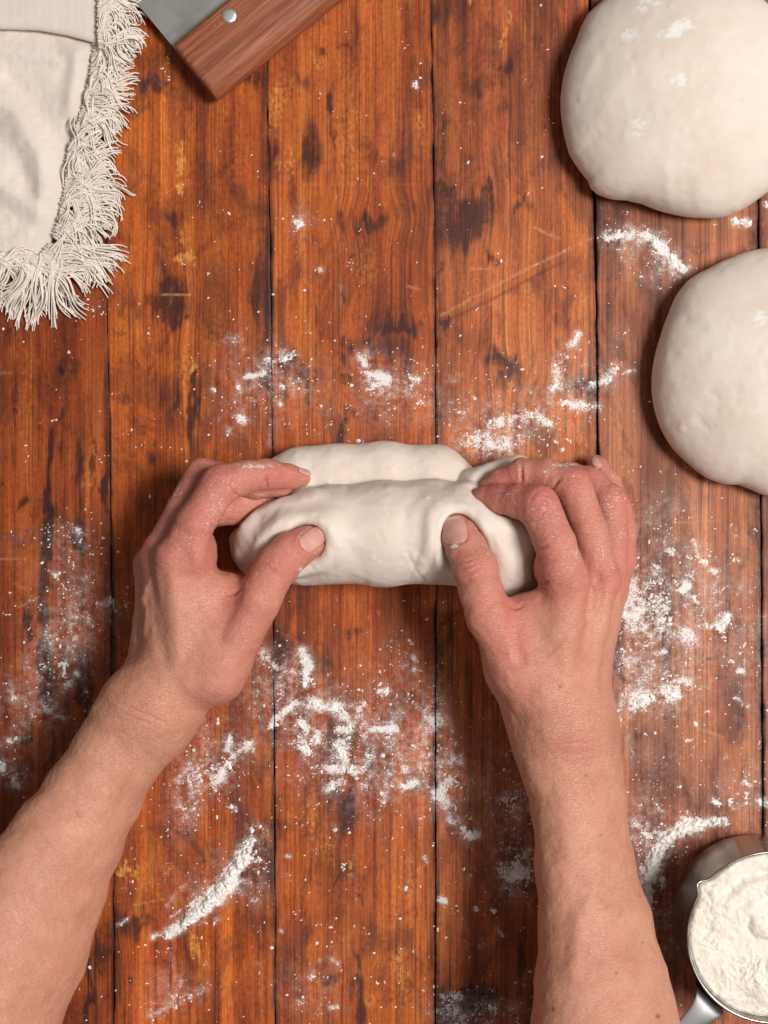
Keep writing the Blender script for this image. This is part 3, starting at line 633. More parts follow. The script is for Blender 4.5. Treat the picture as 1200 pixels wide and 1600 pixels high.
dough_ball('dough_ball', 1072, 150,
           [(918, 20), (897, 65), (882, 104), (872, 152), (876, 200), (888, 242), (909, 269), (921, 281), (925, 291), (936, 300), (960, 308), (981, 310), (1002, 317), (1026, 330), (1056, 339), (1098, 344), (1128, 344), (1155, 335), (1185, 315), (1206, 298), (1236, 262), (1254, 210), (1258, 150), (1246, 96), (1222, 58), (1186, 20), (1140, -18), (1080, -44), (1010, -38), (955, -12)], 50,
           [([(905, 215), (940, 180), (955, 140)], 18, .5), ([(1040, 260), (1048, 330)], 8, .5), ([(1075, 285), (1080, 335)], 8, -.4), ([(918, 120), (930, 90)], 8, .5), ([(1160, 250), (1100, 320)], 20, .4)],
           [(985, 55, 20, 14, 0, .9), (1060, 45, 40, 16, -25, .95), (1010, 5, 30, 20, 0, .8), (1062, 125, 16, 14, 0, .9), (1000, 195, 16, 24, 10, .9), (1010, 165, 14, 14, 0, .6), (1120, 155, 10, 8, 0, .7), (1020, 230, 16, 8, 0, .6), (1080, 268, 12, 8, 0, .6), (950, 120, 12, 8, 0, .6), (970, 305, 14, 5, 0, .95), (1060, 336, 60, 5, 5, .8), (950, 165, 30, 50, 0, .45), (1080, 110, 80, 90, 0, .45), (1090, 175, 90, 12, -15, .5)],
           11, 'larger floured dough ball in the upper right corner, flattened along its near edge')
dough_ball('dough_ball', 1208, 577,
           [(1200, 384), (1162, 390), (1133, 402), (1104, 420), (1075, 439), (1055, 463), (1043, 488), (1028, 527), (1019, 561), (1016, 595), (1020, 634), (1031, 668), (1050, 700), (1070, 720), (1104, 746), (1133, 755), (1155, 755), (1172, 761), (1192, 770), (1250, 772), (1320, 742), (1372, 690), (1398, 620), (1400, 550), (1376, 478), (1320, 412), (1255, 386)], 49,
           [([(1108, 612), (1122, 622)], 4, -.6), ([(1066, 668), (1078, 660)], 7, .6), ([(1094, 658), (1106, 670)], 5, -.5), ([(1080, 480), (1100, 492)], 9, .5), ([(1070, 505), (1095, 515)], 9, -.4), ([(1040, 560), (1055, 600), (1050, 640)], 9, .3), ([(1196, 566), (1200, 584)], 6, -.5)],
           [(1185, 495, 22, 16, 20, .85), (1150, 490, 12, 8, 0, .6), (1060, 570, 40, 80, 0, .5), (1100, 640, 60, 60, 0, .5), (1160, 560, 40, 40, 0, .42)],
           23, 'pocked dough ball below the larger one, cut off by the right edge')

# ------------------------------------------------------------------ measuring cup and the flour in it
STEEL = NT('brushed_steel')
_c = STEEL.coord()
_b = STEEL.noise(STEEL.mapping(_c, (30, 30, 1400)), 1.0, 3, .6); _s = STEEL.noise(_c, 55, 4, .6)
STEEL.principled(Base_Color=STEEL.ramp(_s, [(.3, (.33, .31, .29)), (.7, (.46, .44, .42))]), Metallic=1.0, Roughness=STEEL.range(_s, .3, .7, .24, .40),
                 Normal=STEEL.bump(_b, .22, .0003))
def build_cup():
    cx, cy = W(1208, 1465, 56)[:2]; R = RP(133, 56) ; top = .056
    root = bpy.data.objects.new('measuring_cup', None); C.objects.link(root); root.location = (cx, cy, 0)
    root.empty_display_size = .03
    tag(root, 'round steel measuring cup filled with flour, in the bottom right corner', 'measuring cup')
    n = 160; th = np.linspace(0, 2 * math.pi, n, endpoint=False)
    spout_a = math.atan2(800 - 1379 - (800 - 1465), 1089 - 1208)          # the little pouring lip
    dth = np.angle(np.exp(1j * (th - spout_a)))
    lip = np.exp(-(dth / .078) ** 2)
    prof = [(.0, .0012), (R - .006, .0012), (R - .0035, .0018), (R - .0012, .004), (R - .0004, .008), (R, .02), (R, .045), (R, top - .006), (R, top - .002), (R + .0006, top - .0003), (R + .0008, top), (R + .0003, top + .0005), (R - .0006, top + .0003), (R - .0009, top - .001), (R - .0010, top - .006), (R - .0010, .03), (R - .0012, .01), (R - .004, .0045), (0, .0040)]
    V = []; 
    for r, z in prof:
        g = np.clip((z - .040) / .016, 0, 1) ** 2
        rr = r + lip * .0044 * g * (r > .02)
        V.append(np.stack([rr * np.cos(th), rr * np.sin(th), np.full(n, z)], 1))
    V = np.concatenate(V); F = []
    for k in range(len(prof) - 1):
        i = np.arange(n); j = (i + 1) % n
        F.append(np.stack([k * n + i, k * n + j, (k + 1) * n + j, (k + 1) * n + i], 1))
    add_obj('cup_wall', mesh_from('cup_wall', V, np.concatenate(F)), STEEL.mat, root)
    # strip handle leaving the rim towards the lower left
    a = math.atan2(-(1600 - 1465), 1075 - 1208) + .02
    d = np.array([math.cos(a), math.sin(a)]); t = np.array([-d[1], d[0]])
    path = [(-.0008, .040, .0135), (.0016, .046, .0135), (.0022, .0525, .0130), (.0045, .0555, .0118), (.010, .0562, .0092), (.018, .0560, .0080), (.030, .0553, .0076), (.060, .0535, .0078), (.085, .052, .0085), (.093, .0515, .009), (.0975, .0513, .005)]
    cs = [(-1, 0), (-.92, .0006), (-.5, .0011), (0, .0013), (.5, .0011), (.92, .0006), (1, 0), (.92, -.0007), (0, -.0004), (-.92, -.0007)]
    V = []
    for s, z, w in path:
        for u, h in cs:
            p = d * (R + s) + t * (u * w); p = d * (R + s) + t * (u * w * .8); V.append((p[0], p[1], z + h * (1.0 if s > .003 else .8)))
    m = len(cs); F = [[k * m + i, k * m + (i + 1) % m, (k + 1) * m + (i + 1) % m, (k + 1) * m + i] for k in range(len(path) - 1) for i in range(m)]
    F.append(list(range(m))); F.append([(len(path) - 1) * m + i for i in range(m)][::-1])
    hs_ = NT('handle_steel'); hs_.principled(Base_Color=(.27, .27, .265), Metallic=1.0, Roughness=hs_.range(hs_.noise(hs_.coord(), 60, 4, .6), .3, .7, .42, .56))
    ho = add_obj('handle', mesh_from('handle', np.array(V), F), hs_.mat, root)
    bv = ho.modifiers.new('s', 'SUBSURF'); bv.levels = 1; bv.render_levels = 2
    # the flour it holds: lumpy, spooned surface
    nr = 150; rr = np.linspace(0, 1, nr); ta = np.linspace(0, 2 * math.pi, 420, endpoint=False)
    RR, TA = np.meshgrid(rr, ta, indexing='ij')
    dta = np.angle(np.exp(1j * (TA - spout_a)))
    Rf = (R - .0012) + np.exp(-(dta / .078) ** 2) * .0036
    X = RR * Rf * np.cos(TA); Y = RR * Rf * np.sin(TA)
    px = 1208 + X / RP(1, 56); py = 1465 - Y / RP(1, 56)
    z = np.full(X.shape, .0525) + .0035 * (1 - RR ** 2)
    wx = (fbm2(px / 30, py / 30, 3, 5) - .5) * 40; wy = (fbm2(px / 30 + 9, py / 30, 3, 6) - .5) * 40
    z += (fbm2((px + wx) / 60, (py + wy) / 44, 3, 61) - .5) * .0055
    lump = np.abs(fbm2((px + wx) / 16, (py + wy) / 16, 4, 67) - .5)
    z += (.10 - lump) * .006 * sstep(.42, .72, fbm2(px / 40, py / 40, 3, 68))
    z += (fbm2(px / 5.5, py / 5.5, 3, 71) - .5) * .0009
    for pts, w, amt in [([(1130, 1402), (1165, 1372), (1200, 1368)], 7, -1.6), ([(1140, 1412), (1175, 1384), (1206, 1380)], 8, 1.6), ([(1150, 1418), (1165, 1412)], 8, -1.4), ([(1172, 1440), (1168, 1452), (1180, 1464)], 5, -1.0), ([(1110, 1460), (1125, 1462)], 8, -1.4), ([(1180, 1446), (1200, 1456)], 10, 1.0), ([(1100, 1380), (1118, 1400)], 8, .9), ([(1120, 1540), (1160, 1560), (1200, 1570)], 22, -.9)]:
        z += amt / 1000 * np.exp(-(seg_dist(px, py, pts) / w) ** 2)
    z = np.minimum(z, .0535 + .010 * np.clip((1 - RR) / .10, 0, 1))
    z = z - .0015 * sstep(.965, 1, RR)
    V = np.stack([X, Y, z], -1).reshape(-1, 3); na = len(ta)
    i = np.arange(nr - 1)[:, None]; j = np.arange(na)[None, :]; j2 = (j + 1) % na
    F = np.stack([(i * na + j).ravel(), ((i + 1) * na + j).ravel(), ((i + 1) * na + j2).ravel(), (i * na + j2).ravel()], 1)
    V = np.concatenate([V]); 
    fm = NT('cup_flour'); c = fm.coord(); n1 = fm.noise(c, 330, 4, .65); n2 = fm.noise(c, 1800, 3, .65); n3 = fm.noise(c, 60, 3, .6)
    col = fm.mix(fm.range(n1, .55, .72, 0, .5), fm.ramp(n3, [(.35, (.75, .69, .595)), (.65, (.80, .75, .665))]), (.78, .69, .55))
    fm.principled(Base_Color=col, Roughness=.95, Specular_IOR_Level=.1, Normal=fm.bump(fm.math('ADD', n1, fm.math('MULTIPLY', n2, .45)), .35, .0006))
    o = add_obj('flour', mesh_from('flour', V, F), fm.mat); o.location = (cx, cy, 0)
    tag(o, 'lumpy cream flour heaped inside the steel measuring cup', 'flour', 'stuff')
build_cup()

# ------------------------------------------------------------------ bench scraper: steel blade in a wooden handle with rivets
def build_scraper():
    root = bpy.data.objects.new('bench_scraper', None); C.objects.link(root)
    zt = 21.0
    A = W(270, 70, zt); B = W(337, 152, zt)
    ex = (B - A); wid = np.linalg.norm(ex) ; ex = ex / wid                 # across the handle, away from the blade
    ey = np.array([-ex[1], ex[0], 0.0])                                     # along the handle, up and to the right
    root.location = tuple(np.array([A[0], A[1], 0])); root.rotation_euler = (0, 0, math.atan2(ey[1], ey[0]))
    # local frame: x along the handle, y towards the blade
    tag(root, 'metal bench scraper with a riveted wooden handle, at the top edge beside the towel', 'bench scraper')
    L = .150
    hm = NT('scraper_handle_wood'); c = hm.coord()
    g = hm.noise(hm.mapping(c, (16, 520, 520)), 1.0, 5, .65, .4); g2 = hm.noise(hm.mapping(c, (60, 1400, 1400)), 1.0, 3, .6); g3 = hm.noise(hm.mapping(c, (30, 90, 60)), 1.0, 4, .6)
    col = hm.ramp(g, [(.30, (.12, .030, .014)), (.48, (.27, .080, .036)), (.62, (.38, .125, .056)), (.75, (.47, .18, .09))])
    col = hm.mix(hm.range(g2, .60, .70, 0, .7), col, (.06, .022, .014)); col = hm.mix(hm.range(g3, .55, .75, 0, .18), col, (.42, .22, .14))
    col = hm.mix(hm.range(hm.noise(hm.mapping(c, (200, 900, 900)), 1.0, 3, .7), .66, .74, 0, .6), col, (.66, .52, .42))
    hm.principled(Base_Color=col, Roughness=.55, Normal=hm.bump(g2, .35, .0005), Specular_IOR_Level=.35)
    # handle section (y, z): slab with a rounded back edge
    sec = [(0.0, .0016), (0.0, .0205), (-.0008, .0214), (-.003, .0217), (-wid + .0105, .0217), (-wid + .0062, .0207), (-wid + .0026, .0180), (-wid + .0006, .0140), (-wid, .0115), (-wid + .0008, .0075), (-wid + .0036, .0032), (-wid + .008, .0008), (-wid + .012, .0004), (-.002, .0004)]
    xs = [(0, .62), (.0006, .82), (.0016, .94), (.0032, 1.0), (L - .0032, 1.0), (L - .0016, .94), (L - .0006, .82), (L, .62)]
    cy_, cz_ = -wid / 2, .011
    V = []
    for x, s in xs:
        for y, z in sec:
            V.append((x, cy_ + (y - cy_) * (1 - (1 - s) * .16), cz_ + (z - cz_) * (1 - (1 - s) * .5)))
    m = len(sec); F = [[k * m + i, (k + 1) * m + i, (k + 1) * m + (i + 1) % m, k * m + (i + 1) % m] for k in range(len(xs) - 1) for i in range(m)]
    F.append([i for i in range(m)]); F.append([(len(xs) - 1) * m + i for i in range(m)][::-1])
    me = mesh_from('handle', np.array(V), F, smooth=True)
    ho = add_obj('handle', me, hm.mat, root)
    es = ho.modifiers.new('e', 'EDGE_SPLIT'); es.split_angle = math.radians(60)
    # blade: thin sheet leaving the slot at mid height, square to the handle's end
    bm_ = NT('scraper_blade_steel'); c = bm_.coord(); s1 = bm_.noise(bm_.mapping(c, (900, 25, 25)), 1.0, 4, .65); s2 = bm_.noise(c, 45, 5, .65)
    bm_.principled(Base_Color=bm_.ramp(s2, [(.3, (.40, .395, .36)), (.7, (.46, .455, .42))]), Metallic=1.0, Roughness=bm_.range(s2, .35, .65, .48, .56), Normal=bm_.bump(s1, .12, .0003))
    t = .0005; y0, y1 = -.02, .085; z0 = .0105
    q = [(0, y0), (L, y0), (L, y1), (.002, y1), (0, y1 - .002)]
    V = [(x + .0003, y, z0 + s * t - .06 * max(y, 0)) for s in (1, -1) for x, y in q]; n = len(q)
    F = [list(range(n)), list(range(n, 2 * n))[::-1]] + [[i + n, (i + 1) % n + n, (i + 1) % n, i] for i in range(n)]
    add_obj('blade', mesh_from('blade', np.array(V), F, smooth=False), bm_.mat, root)
    rm = NT('rivet_metal'); c = rm.coord(); rm.principled(Base_Color=(.66, .66, .63), Metallic=1.0, Roughness=.42, Normal=rm.bump(rm.noise(c, 900, 3), .2, .0003))
    P = W(358, 25, zt); d = P - A; rx, ry = d @ ey, d @ (-ex)
    for k, x in enumerate((rx, L - rx)):
        th = np.linspace(0, 2 * math.pi, 40, endpoint=False); r = RP(12, zt); V = []
        pr = [(r, -.001), (r, .00025), (r * .93, .00055), (r * .6, .0007), (r * .2, .00075)]
        for a, z in pr: V.append(np.stack([x + a * np.cos(th), ry + a * np.sin(th), np.full(40, .0217 + z)], 1))
        F = [[q_ * 40 + i, q_ * 40 + (i + 1) % 40, (q_ + 1) * 40 + (i + 1) % 40, (q_ + 1) * 40 + i] for q_ in range(len(pr) - 1) for i in range(40)] + [[4 * 40 + i for i in range(40)]]
        add_obj('rivet', mesh_from('rivet', np.concatenate(V), F), rm.mat, ho)
build_scraper()

# ------------------------------------------------------------------ fringed cotton towel
def build_towel():
    root = bpy.data.objects.new('tea_towel', None); C.objects.link(root); root.location = tuple(W(0, 200))
    tag(root, 'cream woven cotton towel with frayed fringe, folded over in the top left corner', 'towel')
    inv = -W(0, 200)
    fm = NT('woven_cotton'); uv = fm.attr('cloth').outputs['Vector']; co = fm.coord()
    w1 = fm.n('ShaderNodeTexWave', {'Scale': 470.0, 'Distortion': 1.6, 'Detail': 2.0, 'Detail Scale': .35}, wave_type='BANDS', bands_direction='X'); fm.set(w1.inputs[0], uv)
    w2 = fm.n('ShaderNodeTexWave', {'Scale': 470.0, 'Distortion': 1.6, 'Detail': 2.0, 'Detail Scale': .35}, wave_type='BANDS', bands_direction='Y'); fm.set(w2.inputs[0], uv)
    weave = fm.math('MULTIPLY', fm.math('ADD', w1.outputs[1], .25), fm.math('ADD', w2.outputs[1], .25))
    slub = fm.noise(fm.mapping(uv, (120, 1500, 1)), 1.0, 3, .6); slub2 = fm.noise(fm.mapping(uv, (1500, 120, 1)), 1.0, 3, .6); bl = fm.noise(co, 25, 4, .6)
    col = fm.ramp(bl, [(.3, (.81, .69, .60)), (.7, (.88, .772, .685))])
    col = fm.mix(1.0, col, fm.ramp(weave, [(.05, .84), (.5, 1.0), (1.0, 1.06)]), 'MULTIPLY')
    col = fm.mix(1.0, col, fm.ramp(fm.math('ADD', slub, slub2), [(.8, .96), (1.2, 1.03)]), 'MULTIPLY')
    fm.principled(Base_Color=col, Roughness=.92, Specular_IOR_Level=.12, Sheen_Weight=.15, Normal=fm.bump(fm.math('ADD', weave, fm.math('MULTIPLY', fm.math('ADD', slub, slub2), .5)), .55, .0004))
    # lower layer
    yk = [-80, 60, 130, 173, 243, 299, 347, 381, 404]; xk = [165, 152, 142, 130, 108, 104, 94, 80, 68]
    nu, nv = 150, 220
    u = np.linspace(0, 1, nu)[:, None]; v = np.linspace(0, 1, nv)[None, :]
    Yb = 385 + 18 * u + 6 * np.sin(u * 9)
    Y = -60 + (Yb + 60) * v; XR = np.interp(Y, yk, xk) + 3 * np.sin(Y / 23.0)
    X = -130 + (XR + 130) * u
    def hgt(X, Y):
        z = 2.6 + 0 * X
        for pts, w, a in [([(-60, 120), (20, 170), (60, 240), (75, 290)], 24, 6.2), ([(20, 130), (70, 190), (95, 230)], 18, -2.2), ([(120, 90), (112, 170)], 14, 5.0), ([(-40, 260), (20, 300), (60, 330)], 20, 4.6), ([(-20, 210), (30, 250), (45, 300)], 16, -1.4), ([(150, 70), (90, 90), (0, 76)], 16, 3.0), ([(0, 360), (50, 380)], 16, 1.8), ([(100, 130), (70, 150)], 18, -1.4), ([(60, 300), (90, 320)], 10, 1.6)]:
            z = z + a * np.exp(-(seg_dist(X, Y, pts) / w) ** 2)
        return z + (fbm2(X / 45, Y / 45, 3, 81) - .5) * 3.0 + (fbm2(X / 9, Y / 9, 2, 83) - .5) * .5
    Z = hgt(X, Y) * np.clip(.45 + 3 * (1 - u), .45, 1)
    Z = np.maximum(Z, .7)
    s = K * (1 - Z / 1000 / H)
    V = np.stack([(X - 600) * s, (800 - Y) * s, Z / 1000], -1).reshape(-1, 3) + inv
    uvv = np.stack([X * K, Y * K, 0 * X], -1).reshape(-1, 3)
    o = add_obj('cloth', mesh_from('cloth', V, grid_faces(nu, nv)[:, ::-1], {'cloth': uvv}), fm.mat, root)
    sd = o.modifiers.new('t', 'SOLIDIFY'); sd.thickness = .0007; sd.offset = -1
    # the folded-over layer above it, its edge rolled under
    nu, nv = 120, 70
    u = np.linspace(0, 1, nu)[:, None]; v = np.linspace(0, 1, nv)[None, :]
    XR = 158 + 0 * u; X = -130 + (XR + 130) * u
    edge = np.interp(X, [-130, 0, 60, 105, 158], [36, 46, 48, 56, 70])
    t = np.clip((v - .62) / .38, 0, 1) * math.pi * 1.05
    flat = np.clip(v / .62, 0, 1)
    rad = 3.2 + .6 * np.sin(X / 40)
    Y = -90 + (edge - 12 + 90) * flat + np.sin(t) * 12 - (t > math.pi * .5) * (1 + np.cos(t)) * 0 
    Zt = 10.5 + (fbm2(X / 60, Y / 60, 3, 91) - .5) * 3.0
    Z = Zt - rad * (1 - np.cos(t)) * 1.0
    Z = Z * (1 - .25 * u ** 4)
    X = X + 0 * Y
    s = K * (1 - Z / 1000 / H)
    V = np.stack([(X - 600) * s, (800 - Y) * s, Z / 1000], -1).reshape(-1, 3) + inv
    uvv = np.stack([X * K, (Y + v * 60) * K, 0 * X], -1).reshape(-1, 3)
    o = add_obj('cloth', mesh_from('cloth', V, grid_faces(nu, nv)[:, ::-1], {'cloth': uvv}), fm.mat, root)
    o['label'] = 'folded-over upper layer of the towel'
    sd = o.modifiers.new('t', 'SOLIDIFY'); sd.thickness = .0007; sd.offset = -1
    # frayed yarns
    r = np.random.default_rng(19)
    TV, TF = [], []
    def yarn(pts, rad):
        pts = np.array(pts); n = len(pts); base = sum(len(a) for a in TV)
        tan = np.gradient(pts, axis=0); tan /= np.linalg.norm(tan, axis=1)[:, None] + 1e-9
        up = np.array([0, 0, 1.0]); sd_ = np.cross(tan, up); sd_ /= np.linalg.norm(sd_, axis=1)[:, None] + 1e-9
        u2 = np.cross(sd_, tan); ring = []
        rr = rad * np.interp(np.linspace(0, 1, n), [0, .9, 1], [1, .95, .7])
        for k in range(5):
            a = 2 * math.pi * k / 5
            ring.append(pts + (sd_ * math.cos(a) + u2 * math.sin(a)) * rr[:, None])
        TV.append(np.stack(ring, 1).reshape(-1, 3))
        i = np.arange(n - 1)[:, None]; k = np.arange(5)[None]; k2 = (k + 1) % 5
        TF.append(np.stack([(i * 5 + k).ravel(), (i * 5 + k2).ravel(), ((i + 1) * 5 + k2).ravel(), ((i + 1) * 5 + k).ravel()], 1) + base)
    def tuft(root_px, d0, d1, length, count, spread, z0, z1, width):
        """a bundle of yarns: leaves the edge along d0 and ends along d1 (degrees, photo axes, y down)"""
        bw = r.choice([-1, 1]) * r.uniform(20, 85); ph = r.uniform(0, 6.28); amp0 = r.uniform(10, 34); fr0 = r.uniform(.8, 1.5)
        for _ in range(count):
            q = r.uniform(-1, 1)
            x, y = root_px[0] + q * width[0] + r.normal(0, 1), root_px[1] + q * width[1] + r.normal(0, 1)
            L = length * r.uniform(.84, 1.10); n = 17; a0 = d0 + q * spread * .4 + r.normal(0, 3); a1 = d1 + q * spread + r.normal(0, 4)
            pts = []; zoff = r.uniform(0, 1) ; amp = amp0 * r.uniform(.7, 1.3); fr = fr0 * r.uniform(.92, 1.08)
            for i in range(n):
                s = i / (n - 1)
                a = math.radians(a0 + (a1 - a0) * s ** 1.2 + bw * math.sin(s * 3.1) + amp * math.sin(fr * s * 6.28 + ph))
                if i: x += math.cos(a) * L / (n - 1); y += math.sin(a) * L / (n - 1)
                z = z0 * (1 - s) ** 1.3 + z1 * s + (1.2 + 3.6 * zoff) * math.sin(min(1, s * 1.15) * math.pi) + .55 + zoff * 1.6
                pts.append(W(x, y, z) + inv)
            yarn(pts, r.uniform(.00036, .00056))
    def edge_pt(y): return float(np.interp(y, yk, xk))
    # along the right edge, root angle and end angle vary from top to bottom as they lie in the photograph
    for y in np.arange(64, 372, 4.6):
        d1 = np.interp(y, [60, 110, 150, 200, 235, 290, 330, 372], [20, 10, 35, 40, 20, 60, 75, 62]) + r.normal(0, 20)
        d0 = np.interp(y, [60, 150, 250, 300, 372], [-20, -10, -8, -5, 35]) + r.normal(0, 12)
        Lr = np.interp(y, [60, 120, 200, 260, 300, 330, 372], [70, 72, 84, 88, 108, 112, 100])
        tuft((edge_pt(y) - 2, y), d0, d1, Lr * r.uniform(.85, 1.1), 10, 16, 3.4, .8, (1.5, 4))
    for y in np.arange(70, 372, 13):        # knotted, short, crossing
        tuft((edge_pt(y) + 4, y), r.uniform(-60, 60), r.uniform(0, 110), r.uniform(30, 55), 5, 30, 4.5, 2.0, (2, 5))
    for k in np.linspace(0, 1, 12):         # fan round the corner
        a = 42 + 46 * k
        tuft((80 - 14 * k, 384 + 18 * k), a - 8, a + r.normal(6, 8), 118 - 8 * k, 10, 10, 3, .8, (4, 4))
    for x in np.arange(-20, 70, 4.0):
        yb = 385 + 18 * (x + 130) / 200
        tuft((x, yb - 1), 70 + r.normal(0, 8), 62 + 24 * math.sin(x / 19.0) + r.normal(0, 10), np.interp(x, [-20, 70], [82, 108]) * r.uniform(.88, 1.08), 10, 10, 3, .8, (4, 1))
    for y in np.arange(-30, 72, 4.0):       # upper layer
        d1 = np.interp(y, [-30, 20, 45, 72], [30, 25, 45, 70]) + r.normal(0, 18)
        tuft((156 - 2, y), -15 + r.normal(0, 14), d1, np.interp(y, [-30, 20, 72], [84, 92, 74]) * r.uniform(.85, 1.1), 9, 16, 11, 4.0, (1.5, 4))
    tuft((180, 290), 0, 5, 40, 3, 6, 3, 1, (2, 2))
    ym = NT('cotton_yarn'); c = ym.coord(); nn = ym.noise(c, 1600, 2)
    ym.principled(Base_Color=ym.ramp(ym.noise(c, 140, 3), [(.3, (.76, .66, .56)), (.7, (.85, .765, .68))]), Roughness=.9, Specular_IOR_Level=.15, Sheen_Weight=.2, Normal=ym.bump(nn, .5, .0004))
    o = add_obj('fringe', mesh_from('fringe', np.concatenate(TV), np.concatenate(TF)), ym.mat, root)
    o['kind'] = 'stuff'
build_towel()

# ------------------------------------------------------------------ the person's forearms and hands
def JP(px, py, z): return W(px, py, z)
# joints: (photo x, photo y, height in mm, radius in photo px)
ARMS = {
 'left': dict(
    forearm=[(219, 1117, 62, 67, .88, 27, 20), (184, 1178, 60, 67, .82, 31, 34), (148, 1241, 60, 72, .78, 33, 42), (106, 1310, 62, 83, .78, 34, 45), (65, 1383, 65, 98, .78, 32, 45), (20, 1478, 70, 115, .8, 28, 45), (-40, 1580, 74, 130, .82, 28, 45), (-110, 1700, 78, 138, .85, 28, 45)],
    palm=[((290, 1050, 74, 36), (272, 876, 80, 29)), ((262, 1060, 68, 36), (250, 874, 64, 27)), ((240, 1060, 56, 34), (238, 884, 46, 25)), ((228, 1068, 46, 32), (236, 905, 30, 22)),
          ((318, 1040, 70, 42), (318, 935, 72, 36)), ((300, 1000, 50, 40), (285, 930, 46, 34)), ((250, 1095, 64, 56), (275, 1050, 64, 54)), ((304, 1080, 60, 32), (260, 1140, 60, 29))],
    flesh=[(312, 864, 70, 26, 42, 22), (352, 915, 62, 30, 22, 16), (340, 1028, 60, 42, 56, 24)],
    fingers=[
        [(276, 868, 80, 30), (305, 818, 83, 30), (345, 757, 78, 30), (380, 746, 74, 25), (418, 741, 69, 22.5), (452, 744, 64, 18.5), (472, 746, 61, 13)],
        [(248, 868, 64, 27), (285, 800, 64, 26), (316, 744, 58, 27), (360, 748, 53, 24), (398, 756, 50, 22), (440, 762, 46, 16)],
        [(236, 880, 46, 25), (285, 820, 48, 26), (332, 792, 46, 30), (366, 792, 43, 27), (398, 780, 40, 23), (440, 768, 37, 15)],
        [(234, 903, 30, 21), (280, 850, 26, 21), (318, 812, 20, 20), (350, 800, 17, 18), (385, 790, 15, 13)]],
    thumb=[(338, 1052, 70, 44), (372, 990, 74, 39), (404, 938, 78, 34), (418, 910, 77, 32), (434, 884, 74, 33), (456, 861, 70, 31), (480, 847, 66, 26), (493, 840, 63, 19)],
    box=((-150, 1760), (540, 690)),
    axis=((224, 1117), (20, 1478))),
 'right': dict(
    forearm=[(886, 1150, 62, 74, .86, 4, 24), (895, 1200, 60, 75, .78, 4, 44), (904, 1250, 60, 75, .73, 4, 55), (914, 1350, 62, 78, .70, 6, 60), (931, 1444, 66, 91, .70, 8, 60), (940, 1537, 72, 106, .72, 8, 60), (946, 1600, 76, 117, .74, 8, 58), (962, 1730, 82, 135, .78, 8, 55)],
    palm=[((862, 1080, 76, 38), (888, 915, 80, 30)), ((890, 1085, 70, 36), (938, 905, 64, 27)), ((908, 1085, 58, 36), (953, 908, 46, 25)), ((915, 1090, 46, 34), (955, 925, 30, 22)),
          ((828, 1050, 70, 42), (842, 962, 72, 36)), ((860, 1020, 50, 40), (890, 950, 46, 34)), ((880, 1118, 64, 62), (868, 1070, 64, 56)), ((822, 1098, 60, 36), (850, 1152, 60, 36))],
    flesh=[(868, 888, 70, 34, 36, 22), (822, 944, 62, 30, 16, 16), (800, 1040, 60, 44, 56, 24)],
    fingers=[
        [(888, 910, 80, 30), (868, 850, 83, 31), (842, 792, 76, 32), (812, 783, 68, 26), (782, 780, 60, 23), (757, 778, 54, 17), (745, 778, 51, 12)],
        [(940, 903, 64, 27), (922, 830, 66, 27), (895, 760, 62, 29), (855, 742, 57, 25), (816, 740, 52, 23.5), (782, 752, 48, 19), (762, 760, 46, 13)],
        [(955, 906, 46, 25), (958, 840, 48, 24), (953, 784, 44, 26), (922, 752, 37, 23), (888, 744, 32, 22), (850, 744, 29, 16)],
        [(958, 924, 30, 22), (972, 875, 30, 21), (973, 832, 27, 22), (966, 788, 22, 19), (953, 755, 18, 18), (935, 729, 16, 15.5), (928, 721, 15, 11)]],
    thumb=[(832, 1062, 70, 44), (793, 1010, 74, 39), (764, 962, 78, 35), (752, 925, 78, 33), (743, 889, 75, 34), (729, 858, 70, 31), (718, 836, 66, 28), (713, 825, 64, 22)],
    box=((660, 1790), (1130, 690)),
    axis=((890, 1150), (945, 1600))),
}
